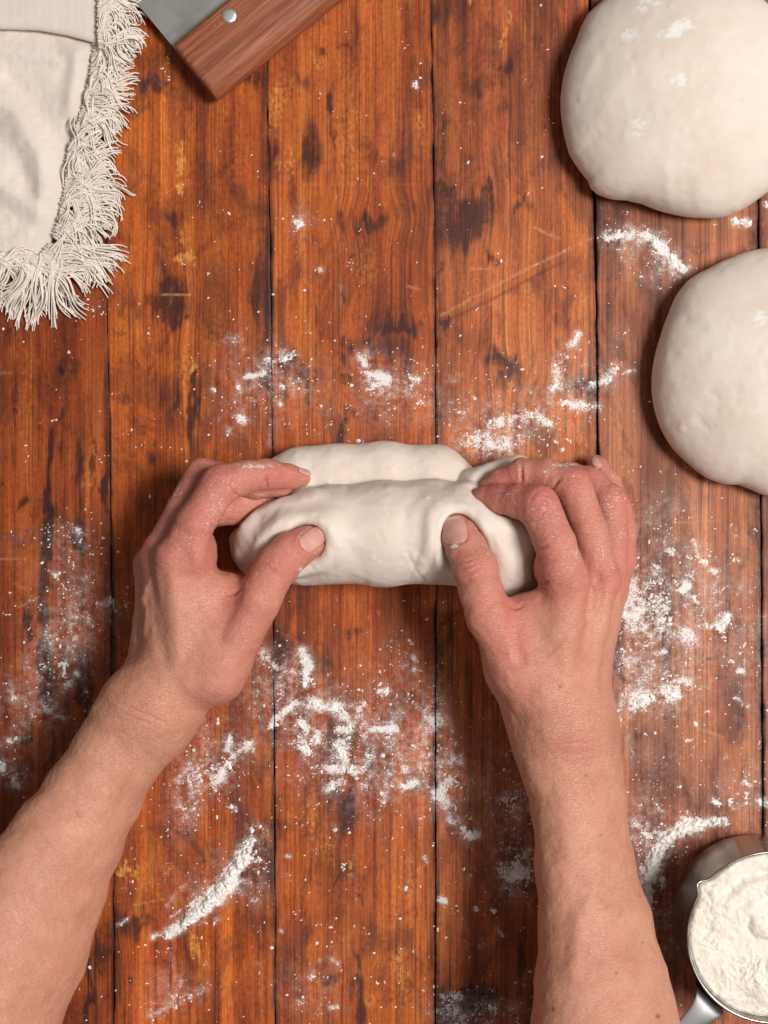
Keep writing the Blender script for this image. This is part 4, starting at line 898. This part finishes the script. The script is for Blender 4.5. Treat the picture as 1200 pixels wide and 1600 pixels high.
def make_sdf(A):
    def cv(j): return JP(j[0], j[1], j[2]), RP(j[3], j[2])
    palm = [(cv(a), cv(b)) for a, b in A['palm']]
    fl = [(JP(x, y, z), np.array([RP(rx, z), RP(ry, z), rz / 1000])) for x, y, z, rx, ry, rz in A['flesh']]
    fing = [[cv(j) for j in ch] for ch in A['fingers']]
    th = [cv(j) for j in A['thumb']]
    fa = []
    for x, y, z, hw, rt, an, ro in A['forearm']:      # an oval section rolled so that its upper end leans to the left
        cr, sr = math.cos(math.radians(ro)), math.sin(math.radians(ro)); an = math.radians(an)
        ru = RP(hw, z) / math.sqrt(cr * cr + (rt * sr) ** 2)
        fa.append((JP(x, y, z), ru, rt * ru, np.array([-math.cos(an) * cr, math.sin(an) * cr, sr])))
    PI = {'palm': [(a, b, ra, rb) for (a, ra), (b, rb) in palm], 'flesh': fl,
          'thumb': [(a, b, ra, rb) for (a, ra), (b, rb) in zip(th[:-1], th[1:])],
          'fore': [(a, b, ua, va, ub, vb, xa + xb) for (a, ua, va, xa), (b, ub, vb, xb) in zip(fa[:-1], fa[1:])]}
    for i, ch in enumerate(fing): PI['f%d' % i] = [(a, b, ra, rb) for (a, ra), (b, rb) in zip(ch[:-1], ch[1:])]
    FN = {'palm': cone, 'flesh': ellipsoid, 'thumb': cone, 'fore': ecaps}
    KS = {'palm': .007, 'flesh': .008, 'thumb': .0025, 'fore': .004}
    def group(P, name, prims):
        fn = FN.get(name, cone); k = KS.get(name, .0025); d = None
        for q in prims:
            e = fn(P, *q); d = e if d is None else smin(d, e, k)
        return d
    def run(P, S, part=False):
        g = {n: group(P, n, q) for n, q in S.items() if q}
        d = None
        for n, k in (('palm', 0), ('flesh', .008), ('fore', .022), ('thumb', .011)):
            if n in g: d = g[n] if d is None else smin(d, g[n], k)
        t = None
        for i in range(4):
            e = g.get('f%d' % i)
            if e is not None: t = e if t is None else smin(t, e, .0011)
        if t is not None: d = t if d is None else smin(d, t, .0055)
        if part:
            return d, np.minimum(t, g['thumb']), g['fore']
        return d
    BI, seg = [], []
    for n, ps in PI.items():
        for q in ps:
            BI.append((n, q))
            if n == 'flesh': seg.append((q[0], q[0], q[1].max(), q[1].min()))
            elif n == 'fore': seg.append((q[0], q[1], max(q[2:6]), min(q[2:6])))
            else: seg.append((q[0], q[1], max(q[2:4]), min(q[2:4])))
    BA = np.array([q[0] for q in seg]); BD = np.array([q[1] - q[0] for q in seg]); BL = (BD ** 2).sum(1) + 1e-12
    BX = np.array([q[2] for q in seg]); BN = np.array([q[3] for q in seg])
    class Field:
        def bound(self, c):
            t = np.clip(((c - BA) * BD).sum(1) / BL, 0, 1)
            return (np.sqrt(((c - BA - t[:, None] * BD) ** 2).sum(1)) - BX).min()
        def __call__(self, P, part=False): return run(P, PI, part)
        def local(self, c, R):
            t = np.clip(((c - BA) * BD).sum(1) / BL, 0, 1)
            dist = np.sqrt(((c - BA - t[:, None] * BD) ** 2).sum(1))
            ok = dist - BX < (dist - BN).min() + 2 * R + .026
            S = {}
            for i in np.nonzero(ok)[0]: S.setdefault(BI[i][0], []).append(BI[i][1])
            return lambda P: run(P, S)
    return Field()
SDF = {k: make_sdf(v) for k, v in ARMS.items()}

# surface features in photo pixels, laid on the side that faces up: (points, half-width px, height mm)
FEAT = {
 'left': [
    # finger creases, knuckle folds
    ([(415, 741), (416, 752), (415, 765)], 2.2, -1.0), ([(360, 763), (366, 770), (372, 778)], 2.6, -1.2), ([(402, 748), (404, 760)], 2.5, -.25), ([(326, 733), (334, 738), (344, 742)], 1.8, -.35), ([(322, 742), (330, 747)], 1.6, -.3), ([(352, 727), (353, 742)], 1.6, -.3),
    ([(420, 875), (430, 884), (446, 893), (452, 900)], 2.2, -.7), ([(430, 872), (438, 884), (452, 890)], 2.0, -.55), ([(414, 880), (424, 890), (436, 900)], 2.2, -.4), ([(428, 878), (440, 888)], 7, .55), ([(440, 868), (454, 880)], 2.0, -.3),
    # thumb web fold and palm-side folds of the index
    ([(378, 916), (364, 926), (344, 932)], 2.6, -.9), ([(374, 922), (364, 948), (352, 972), (344, 995)], 9.0, -1.1), ([(338, 893), (322, 894), (308, 888)], 2.4, -.35), ([(348, 824), (335, 824), (318, 818)], 2.4, -.5), ([(346, 833), (330, 846)], 2.2, -.25),
    # knuckles, tendons, veins
    ([(258, 856)], 0, 0), ([(252, 862), (262, 868)], 12, .9), ([(233, 846), (234, 850)], 10, 1.0), ([(268, 900), (276, 960), (282, 1020)], 9, .7), ([(240, 900), (238, 960), (240, 1020)], 7, .6), ([(252, 900), (254, 980), (258, 1030)], 9, -.5),
    ([(236, 905), (224, 935), (216, 970), (208, 1000)], 4, .8), ([(224, 935), (230, 950), (228, 975), (220, 1005)], 3.5, .8), ([(330, 960), (310, 1000), (296, 1050)], 10, .35), ([(380, 975), (352, 1030), (320, 1085)], 10, .4),
    # wrist folds and forearm
    ([(175, 1092), (200, 1106), (240, 1122), (278, 1140)], 2.6, -.55), ([(180, 1082), (215, 1096), (260, 1112)], 2.2, -.3), ([(170, 1104), (205, 1120), (250, 1138)], 2.4, -.25), ([(150, 1112), (160, 1124)], 16, 1.0), ([(250, 1190), (215, 1235), (190, 1290)], 10, .5), ([(230, 1180), (198, 1230), (175, 1280)], 9, -.4), ([(125, 1272), (126, 1272.5)], 3.2, 1.2), ([(145, 1250), (215, 1262)], 14, -.3),
    ],
 'right': [
    ([(814, 722), (815, 740), (814, 760)], 2.4, -1.1), ([(862, 762), (868, 756), (875, 748)], 2.6, -1.0), ([(845, 772), (862, 776)], 1.8, -.35), ([(842, 779), (862, 783)], 1.6, -.3), ([(888, 744), (910, 748)], 1.8, -.35), ([(892, 752), (914, 756)], 1.6, -.3), ([(944, 776), (966, 784)], 1.8, -.35), ([(946, 786), (970, 792)], 1.6, -.3), ([(822, 790), (838, 768), (858, 770)], 2, -.2),
    ([(714, 890), (730, 886), (748, 880)], 2.2, -.75), ([(716, 900), (734, 896), (754, 884)], 2.2, -.6), ([(718, 880), (734, 876), (744, 872)], 2.0, -.4), ([(716, 893), (736, 888)], 8, .5), ([(722, 908), (742, 904)], 2.0, -.3),
    ([(833, 858), (846, 856), (862, 850)], 2.6, -.9), ([(836, 918), (850, 912), (862, 906)], 2.6, -.7), ([(799, 945), (804, 975), (806, 1000), (814, 1030)], 9.0, -1.3), ([(798, 944), (808, 950), (820, 944)], 2.6, -.6), ([(833, 874), (850, 872)], 2.4, -.3),
    ([(900, 905), (912, 912)], 12, 1.1), ([(958, 900), (962, 912)], 9, 1.0), ([(908, 930), (898, 990), (888, 1050)], 8, .5), ([(930, 930), (934, 900)], 8, -.7), ([(950, 920), (944, 980), (934, 1050)], 6, .8), ([(938, 930), (930, 1000), (922, 1050)], 7, -.6), ([(931, 952), (912, 975), (880, 1010), (862, 1026)], 4, .7), ([(931, 952), (934, 930), (926, 905)], 3.6, .5), ([(960, 950), (950, 1000), (944, 1050), (948, 1090)], 4, .7), ([(760, 1000), (790, 1050), (810, 1100)], 10, .4), ([(868, 1010), (872, 1090)], 14, -.3),
    ([(830, 1166), (880, 1164), (930, 1158), (955, 1150)], 2.4, -.5), ([(826, 1150), (880, 1148), (940, 1140)], 2.4, -.3), ([(840, 1178), (900, 1178), (950, 1170)], 2.2, -.25), ([(836, 1136), (900, 1130)], 2.0, -.2), ([(826, 1190), (840, 1230)], 14, .6), ([(930, 1320), (938, 1360), (926, 1400), (905, 1440), (895, 1520)], 12, .9), ([(900, 1380), (880, 1440), (872, 1520)], 16, -.5), ([(880, 1250), (888, 1330)], 18, .6), ([(944, 1190), (960, 1290)], 16, -.3),
    ],
}
NAILS = {
 'left': [((488, 843), -38, 20, 15.5, .8), ((475, 738), 20, 10, 3.6, .5)],
 'right': [((709, 829), -103, 21, 20, .8), ((932, 724), -125, 9, 6, .5)],
}
MOLES = {'left': [], 'right': [(875, 1073, 3.2), (916, 1212, 2.0), (864, 1577, 3.4), (1028, 1588, 3.6), (1004, 1472, 1.8), (963, 1520, 1.6), (938, 1305, 1.6)]}
REDS = {'left': [(335, 740, 26, 20, .5), (300, 790, 50, 60, .35), (450, 745, 40, 20, .7), (320, 880, 40, 40, .5), (480, 850, 30, 24, .45), (430, 885, 26, 20, .45), (258, 862, 24, 22, .35), (236, 850, 18, 22, .4), (370, 940, 30, 30, .35), (420, 755, 12, 20, .4), (225, 1110, 50, 16, .2)],
        'right': [(850, 780, 26, 16, .55), (905, 745, 24, 16, .55), (955, 780, 22, 20, .6), (910, 910, 26, 24, .45), (962, 905, 16, 30, .45), (790, 770, 60, 30, .6), (712, 840, 24, 26, .35), (735, 890, 24, 16, .5), (845, 880, 30, 40, .45), (815, 945, 30, 20, .5), (900, 1170, 50, 22, .45), (985, 850, 14, 40, .35), (935, 730, 14, 14, .5), (780, 1000, 30, 40, .25), (870, 810, 40, 40, .25)]}

def skin_material():
    m = NT('skin')
    a = m.attr('skin'); sp = m.n('ShaderNodeSeparateXYZ', {0: a.outputs['Vector']}); red, dust, mole = sp.outputs
    uv = m.attr('along').outputs['Vector']; co = m.coord()
    n1 = m.noise(co, 55, 4, .6); n2 = m.noise(co, 260, 4, .6); n3 = m.noise(co, 1300, 3, .65)
    col = m.ramp(n1, [(.3, (.560, .250, .158)), (.55, (.625, .298, .194)), (.75, (.672, .344, .230))])
    col = m.mix(m.math('MULTIPLY', red, m.range(n2, .25, .75, .75, 1.15)), col, (.575, .178, .140))
    col = m.mix(m.range(n2, .58, .78, 0, .28), col, (.50, .21, .14))
    col = m.mix(m.range(m.noise(co, 620, 2, .5), .68, .76, 0, .22), col, (.36, .16, .09))
    col = m.mix(mole, col, (.13, .050, .032))
    wr = m.noise(m.mapping(uv, (620, 190, 1)), 1.0, 3, .6, .6)          # fine folds across the limb
    vo = m.n('ShaderNodeTexVoronoi', {'Scale': 400.0}, feature='DISTANCE_TO_EDGE'); m.set(vo.inputs['Vector'], m.mapping(uv, (1.7, .75, 1)))
    cell = m.range(vo.outputs['Distance'], 0, .10, 0, 1)
    vo2 = m.n('ShaderNodeTexVoronoi', {'Scale': 900.0}, feature='DISTANCE_TO_EDGE'); m.set(vo2.inputs['Vector'], co)
    cell2 = m.range(vo2.outputs['Distance'], 0, .12, 0, 1)
    fold = m.attr('fold').outputs['Fac']
    h = m.math('ADD', m.math('MULTIPLY', wr, m.math('MULTIPLY_ADD', fold, 1.2, .55)), m.math('ADD', m.math('MULTIPLY', cell, m.math('MULTIPLY_ADD', fold, .45, .22)), m.math('ADD', m.math('MULTIPLY', cell2, .10), m.math('MULTIPLY', n3, .25))))
    col = m.mix(1.0, col, m.ramp(m.math('ADD', m.math('MULTIPLY', wr, .5), m.math('MULTIPLY', cell, .25)), [(.25, .88), (.5, 1.0), (.7, 1.05)]), 'MULTIPLY')
    # flour clinging to the fingers
    df = m.range(m.math('SUBTRACT', m.math('ADD', m.math('MULTIPLY', n3, .55), m.math('MULTIPLY', m.noise(co, 480, 3, .65), .5)), m.math('MULTIPLY_ADD', dust, -.42, .82)), -.03, .09, 0, .85)
    df = m.math('MULTIPLY', df, m.range(dust, .03, .15))
    col = m.mix(df, col, (.80, .76, .72))
    rough = m.math('ADD', m.range(n2, .3, .7, .40, .58, False), m.math('MULTIPLY', df, .4), clamp=True)
    p = m.principled(Base_Color=col, Roughness=rough, Normal=m.bump(h, .50, .0008), Specular_IOR_Level=.38)
    p.inputs['Subsurface Weight'].default_value = .2
    p.inputs['Subsurface Radius'].default_value = (1.0, .36, .20); p.inputs['Subsurface Scale'].default_value = .004
    return m.mat
SKIN = skin_material()
NAILM = NT('fingernail'); _c = NAILM.coord()
_t = NAILM.attr('tip').outputs['Fac']
NAILM.principled(Base_Color=NAILM.mix(_t, NAILM.ramp(NAILM.noise(_c, 240, 3), [(.3, (.58, .285, .235)), (.7, (.64, .34, .285))]), (.70, .50, .41)), Roughness=.36, Specular_IOR_Level=.45,
                 Normal=NAILM.bump(NAILM.noise(_c, 500, 2), .08, .0005))

HAIR = NT('fine_hair'); HAIR.principled(Base_Color=(.62, .45, .30), Roughness=.5)

def build_arm(side, parent, label):
    A = ARMS[side]; f = SDF[side]
    (x0, y0), (x1, y1) = A['box']
    lo = W(x0, y0, 0); hi = W(x1, y1, 0)
    V, F, N = polygonise(f, (lo[0], lo[1], .001), (hi[0], hi[1], .158), .00082)
    px, py = to_px(V)
    up = sstep(-.05, .35, N[:, 2])
    disp = np.zeros(len(V))
    for pts, w, amt in FEAT[side]:
        if len(pts) < 2: continue
        if amt < 0 and w < 5:                       # a crease: groove with slightly raised lips
            d = seg_dist(px, py, pts) / w
            e0 = np.hypot(px - pts[0][0], py - pts[0][1]); e1 = np.hypot(px - pts[-1][0], py - pts[-1][1])
            ln = sum(math.hypot(b[0] - a[0], b[1] - a[1]) for a, b in zip(pts[:-1], pts[1:]))
            amt = amt * sstep(0, .42, np.minimum(e0, e1) / ln)
            disp += 1.5 * amt / 1000 * (np.exp(-d * d) - .22 * np.exp(-((d - 2.0) / 1.1) ** 2)) * up
        else:
            if w < 10 and amt > 0: w = w * 1.25
            disp += amt / 1000 * np.exp(-(seg_dist(px, py, pts) / w) ** 2) * up
    disp += (fbm3(V, 85, 3, 5) - .5) * .0016 + (fbm3(V, 330, 2, 15) - .5) * .00045
    for (cx, cy), an, hl, hw, s in NAILS[side]:     # nail fold
        a = math.radians(an); u = ((px - cx) * math.cos(a) + (py - cy) * math.sin(a)) / hl; v = (-(px - cx) * math.sin(a) + (py - cy) * math.cos(a)) / hw
        rr = (np.abs(u) ** 3 + np.abs(v) ** 3) ** (1 / 3)
        disp += (-.0004 * np.exp(-((rr - 1.0) / .10) ** 2) + .00045 * np.exp(-((rr - 1.26) / .15) ** 2) * (u < .45)) * up * s
    V = V + N * disp[:, None]
    px, py = to_px(V)
    fd = np.concatenate([f(q, True)[1] for q in np.array_split(V, 8)])
    finger = sstep(.010, -.001, fd)
    hand = sstep(60, -120, ((px - A['axis'][0][0]) * (A['axis'][1][0] - A['axis'][0][0]) + (py - A['axis'][0][1]) * (A['axis'][1][1] - A['axis'][0][1])) / math.hypot(A['axis'][1][0] - A['axis'][0][0], A['axis'][1][1] - A['axis'][0][1]))
    red = .05 + .16 * hand + .32 * finger
    for x, y, rx, ry, s in REDS[side]: red = red + s * ell(px, py, x, y, rx, ry) * (1 - .4 * red)
    red = red + .34 * (fbm3(V, 45, 3, 77) - .5) + .2 * (fbm3(V, 160, 2, 78) - .5)
    dust = .06 + .52 * finger * fbm3(V, 90, 2, 3) + .1 * (py < 900)
    DU = {'left': [(400, 728, 60, 8, .75), (350, 745, 40, 30, .42), (470, 890, 8, 8, .9), (345, 850, 8, 30, .7), (480, 830, 40, 8, .5), (330, 825, 40, 20, .4)], 'right': [(710, 853, 9, 5, 1.2), (712, 862, 14, 14, .55), (860, 790, 40, 20, .55), (900, 745, 30, 20, .5), (960, 775, 16, 16, .7), (790, 770, 60, 26, .55), (880, 726, 40, 6, .8), (735, 890, 30, 20, .45), (900, 830, 20, 40, .45), (946, 1000, 1, 1, 0)]}[side]
    for x, y, rx, ry, s in DU: dust = np.maximum(dust, s * ell(px, py, x, y, rx, ry))
    mole = np.zeros(len(V))
    for x, y, r in MOLES[side]: mole = np.maximum(mole, .85 * np.exp(-((np.hypot(px - x, py - y) / r) ** 2)))
    (ax, ay), (bx, by) = A['axis']; L = math.hypot(bx - ax, by - ay); ux, uy = (bx - ax) / L, (by - ay) / L
    al = ((px - ax) * ux + (py - ay) * uy) * K; ac = (-(px - ax) * uy + (py - ay) * ux) * K
    t = al / K
    fold = np.exp(-((t - 5) / 75) ** 2) * .9 + sstep(-40, -260, t) * .35
    me = mesh_from('arm', V, F, {'skin': np.stack([np.clip(red, 0, 1), np.clip(dust, 0, 1.2) * up, mole], 1), 'along': np.stack([al, ac, V[:, 2]], 1), 'fold': fold})
    o = add_obj('arm', me, SKIN, parent); o['label'] = label
    # fine forearm hair
    r = np.random.default_rng(5 if side == 'left' else 6)
    cand = np.nonzero((t > 20) & (N[:, 2] > .42) & (py < 1640))[0]; pick = r.choice(cand, 1800, replace=False)
    ax3 = np.array([-uy, -ux, 0.0]) if False else np.array([ux, -uy, 0.0]); side3 = np.array([-ax3[1], ax3[0], 0])
    HV, HF = [], []
    for q in pick:
        n = N[q]; lean = ax3 * -.55 + side3 * r.normal(.7, .35) * (1 if side == 'left' else -1) * -1 + r.normal(0, .12, 3)
        lean = lean - n * (lean @ n); lean /= np.linalg.norm(lean) + 1e-9
        ln = r.uniform(.004, .0085); b0 = len(HV) * 9; pts = []
        wv = np.cross(n, lean); rr = .000020
        for k, sft in enumerate((0, .5, 1.0)):
            c0 = V[q] + lean * ln * sft + n * (.0002 + .0011 * math.sin(sft * 2.4))
            w_ = rr * (1 - .6 * sft)
            pts += [c0 + wv * w_, c0 - wv * w_, c0 + n * w_]
        HV.append(np.array(pts))
        for k in (0, 3):
            for e in range(3): HF.append((b0 + k + e, b0 + k + (e + 1) % 3, b0 + k + 3 + (e + 1) % 3, b0 + k + 3 + e))
    ho = add_obj('arm_hair', mesh_from('arm_hair', np.concatenate(HV), np.array(HF)), HAIR.mat, o); ho['kind'] = 'stuff'
    # nails, seated on the finger they belong to
    bv = BVHTree.FromPolygons([tuple(v) for v in V], F.tolist())
    for (cx, cy), an, hl, hw, s in NAILS[side]:
        a = math.radians(an); nu, nv = 23, 19; P = []; tip = []
        cam_p = Vector((0, 0, H))
        for i in range(nu):
            for j in range(nv):
                u = -1 + 2 * i / (nu - 1); v = -1 + 2 * j / (nv - 1)
                # rounded square
                k = max(abs(u), abs(v), 1e-6); l4 = (abs(u) ** 3.2 + abs(v) ** 3.2) ** (1 / 3.2); q = k / max(l4, 1e-6)
                uu, vv = u * q, v * q
                x = cx + hl * uu * math.cos(a) - hw * vv * math.sin(a); y = cy + hl * uu * math.sin(a) + hw * vv * math.cos(a)
                tgt = Vector(W(x, y, 0)); d = (tgt - cam_p).normalized()
                hit, nor, _, _ = bv.ray_cast(cam_p, d)
                if hit is None: hit, nor, _, _ = bv.find_nearest(Vector(W(x, y, 60)))
                lift = .00035 + .0006 * (1 - vv * vv) * (.5 + .5 * uu) * s
                P.append(np.array(hit) + np.array(nor) * lift); tip.append(float(sstep(.70, .84, uu - .12 * vv * vv)))
        P = np.array(P).reshape(nu, nv, 3)
        for _ in range(3):                          # relax to a smooth plate
            Q = P.copy(); Q[1:-1, 1:-1] = (P[:-2, 1:-1] + P[2:, 1:-1] + P[1:-1, :-2] + P[1:-1, 2:]) / 4; P = .5 * P + .5 * Q
        me = mesh_from('fingernail', P.reshape(-1, 3), grid_faces(nu, nv), {'tip': np.array(tip)})
        if me.polygons[len(me.polygons) // 2].normal.z < 0: me.flip_normals()
        no = add_obj('fingernail', me, NAILM.mat, o)
        sd = no.modifiers.new('t', 'SOLIDIFY'); sd.thickness = .0006; sd.offset = -1
    return o
person = bpy.data.objects.new('person', None); C.objects.link(person); person.location = tuple(W(600, 1700))
tag(person, 'person with bare forearms, both hands curled round the dough roll in the middle', 'person')
_off = -np.array(W(600, 1700))
for side, lab in (('left', 'forearm and hand reaching in from the lower left'), ('right', 'forearm and hand reaching up from the bottom, right of centre')):
    ob = build_arm(side, person, lab); ob.location = tuple(_off)

# ------------------------------------------------------------------ the dough roll between the hands
def build_roll():
    # (x, y, z, half-width across in px, half height mm)
    front = [(410, 862, 28, 26, 22), (430, 848, 31, 54, 28), (462, 842, 33, 72, 33), (520, 835, 34, 77, 34), (600, 833, 34, 82, 34), (680, 831, 34, 81, 34), (740, 838, 34, 78, 34), (776, 856, 33, 74, 33), (796, 874, 31, 62, 30), (806, 888, 29, 44, 25)]
    back = [(440, 748, 14, 32, 13), (470, 745, 15, 40, 15), (530, 742, 15, 42, 16), (600, 738, 15, 42, 16), (680, 745, 15, 42, 16), (720, 762, 15, 36, 15)]
    under = [(390, 856, 17, 24, 14), (400, 862, 17, 34, 15), (440, 852, 18, 42, 16)]
    def seg(L): return [(W(x, y, z), RP(w, z), h / 1000) for x, y, z, w, h in L]
    FR, BK, UN = seg(front), seg(back), seg(under)
    T0, T1 = W(738, 756, 30), W(806, 728, 31)
    uy = np.array([0, 1.0, 0])
    def sweep(P, L, k):
        d = None
        for (a, ra, ha), (b, rb, hb) in zip(L[:-1], L[1:]):
            e = ecaps(P, a, b, ra, ha, rb, hb, uy); d = e if d is None else smin(d, e, k)
        return d
    def shape(P, la, ra):
        d = sweep(P, FR, .008) + .0010
        d = smin(d, sweep(P, BK, .012), .0006)
        d = smin(d, sweep(P, UN, .006), .0012)
        d = smin(d, cone(P, T0, T1, .0088, .0056), .002)
        d = d + (vnoise3(P, 26, 4) - .5) * .0022 + (vnoise3(P, 75, 5) - .5) * .0007
        arms = [a(P) for a in (la, ra) if a is not None]
        if arms:
            arm = arms[0] if len(arms) == 1 else np.minimum(*arms)
            d = d - .0026 * np.exp(-((arm - .006) / .0050) ** 2)          # dough swelling round the fingers
            d = smax(d, -(arm - .0002), .0030)
        return smax(d, -P[:, 2] + .0004, .005)
    class Field:
        def __call__(self, P): return shape(P, SDF['left'], SDF['right'])
        def local(self, c, R):
            la, ra = [SDF[k].local(c, R) if SDF[k].bound(c) < R + .025 else None for k in ('left', 'right')]
            return lambda P: shape(P, la, ra)
    f = Field()
    lo = W(350, 960, 0); hi = W(860, 680, 0)
    V, F, N = polygonise(f, (lo[0], lo[1], -.003), (hi[0], hi[1], .085), .00105)
    px, py = to_px(V); up = sstep(-.1, .3, N[:, 2])
    disp = np.zeros(len(V))
    for pts, w, a in [
        ([(508, 822), (520, 860), (522, 890)], 5, -.7), ([(512, 818), (530, 852)], 7, .8), ([(500, 812), (512, 826), (516, 845)], 4, .7), ([(446, 824), (470, 812), (500, 814)], 5, .8),
        ([(690, 800), (680, 815), (682, 850), (672, 890), (660, 910)], 5, -1.1), ([(670, 800), (668, 850), (655, 895)], 8, .9), ([(700, 770), (670, 775), (645, 800), (640, 840)], 10, .8), ([(690, 762), (655, 770), (632, 800)], 7, -.6), ([(720, 790), (748, 806), (758, 830)], 5, .9), ([(742, 798), (762, 822), (772, 850)], 4, -.5), ([(715, 782), (760, 792), (785, 830)], 12, .5),
        ([(636, 862), (648, 888), (662, 908)], 2.0, -.6), ([(520, 756), (600, 752), (680, 756)], 3, -.3), ([(560, 808), (590, 826), (600, 850)], 3, -.25), ([(536, 836), (552, 862)], 2.5, -.25), ([(726, 772), (744, 780)], 2.5, -.3), ([(655, 862), (640, 905)], 2, -.4), ([(620, 800), (600, 850), (570, 880)], 22, .35), ([(450, 816), (452, 822)], 4, 1.0), ([(478, 872), (490, 890)], 3, -.4), ([(560, 800), (555, 860)], 20, -.35), ([(560, 720), (590, 705)], 10, .5), ([(530, 722), (545, 740), (580, 742)], 6, -.6), ([(540, 715), (560, 728)], 8, .5), ([(468, 712), (475, 730)], 5, -.3), ([(610, 735), (660, 722)], 14, .4), ([(400, 835), (420, 800), (450, 780)], 5, .5), ([(410, 850), (425, 815)], 4, -.4), ([(666, 777), (668, 778)], 2.4, .7)]:
        disp += (1.2 if w < 3.5 else .55) * a / 1000 * np.exp(-(seg_dist(px, py, pts) / w) ** 2) * up
    rb = np.random.default_rng(77)
    for _ in range(190):
        x, y = rb.uniform(380, 820), rb.uniform(700, 920); w = rb.uniform(2.0, 6)
        near = (np.abs(px - x) < 3 * w) & (np.abs(py - y) < 3 * w)
        disp[near] += rb.choice([-.00035, .0004]) * rb.uniform(.4, 1.2) * np.exp(-((px[near] - x) ** 2 * rb.uniform(.3, 1.5) + (py[near] - y) ** 2) / w ** 2) * up[near]
    disp += (fbm3(V, 150, 3, 9) - .5) * .0010 * up
    V = V + N * disp[:, None]
    px, py = to_px(V)
    dust = .24 + .26 * (fbm3(V, 70, 3, 2) - .4)
    for x, y, rx, ry, s in [(600, 880, 90, 40, .40), (500, 880, 50, 30, .42), (805, 890, 20, 40, .45), (400, 860, 30, 50, .45), (560, 790, 90, 20, .3)]: dust = np.maximum(dust, s * ell(px, py, x, y, rx, ry))
    o = add_obj('dough_roll', mesh_from('dough_roll', V, F, {'dust': np.clip(dust, 0, 1) * up}), DOUGH)
    tag(o, 'pale rolled dough log pressed between two hands', 'dough')
build_roll()
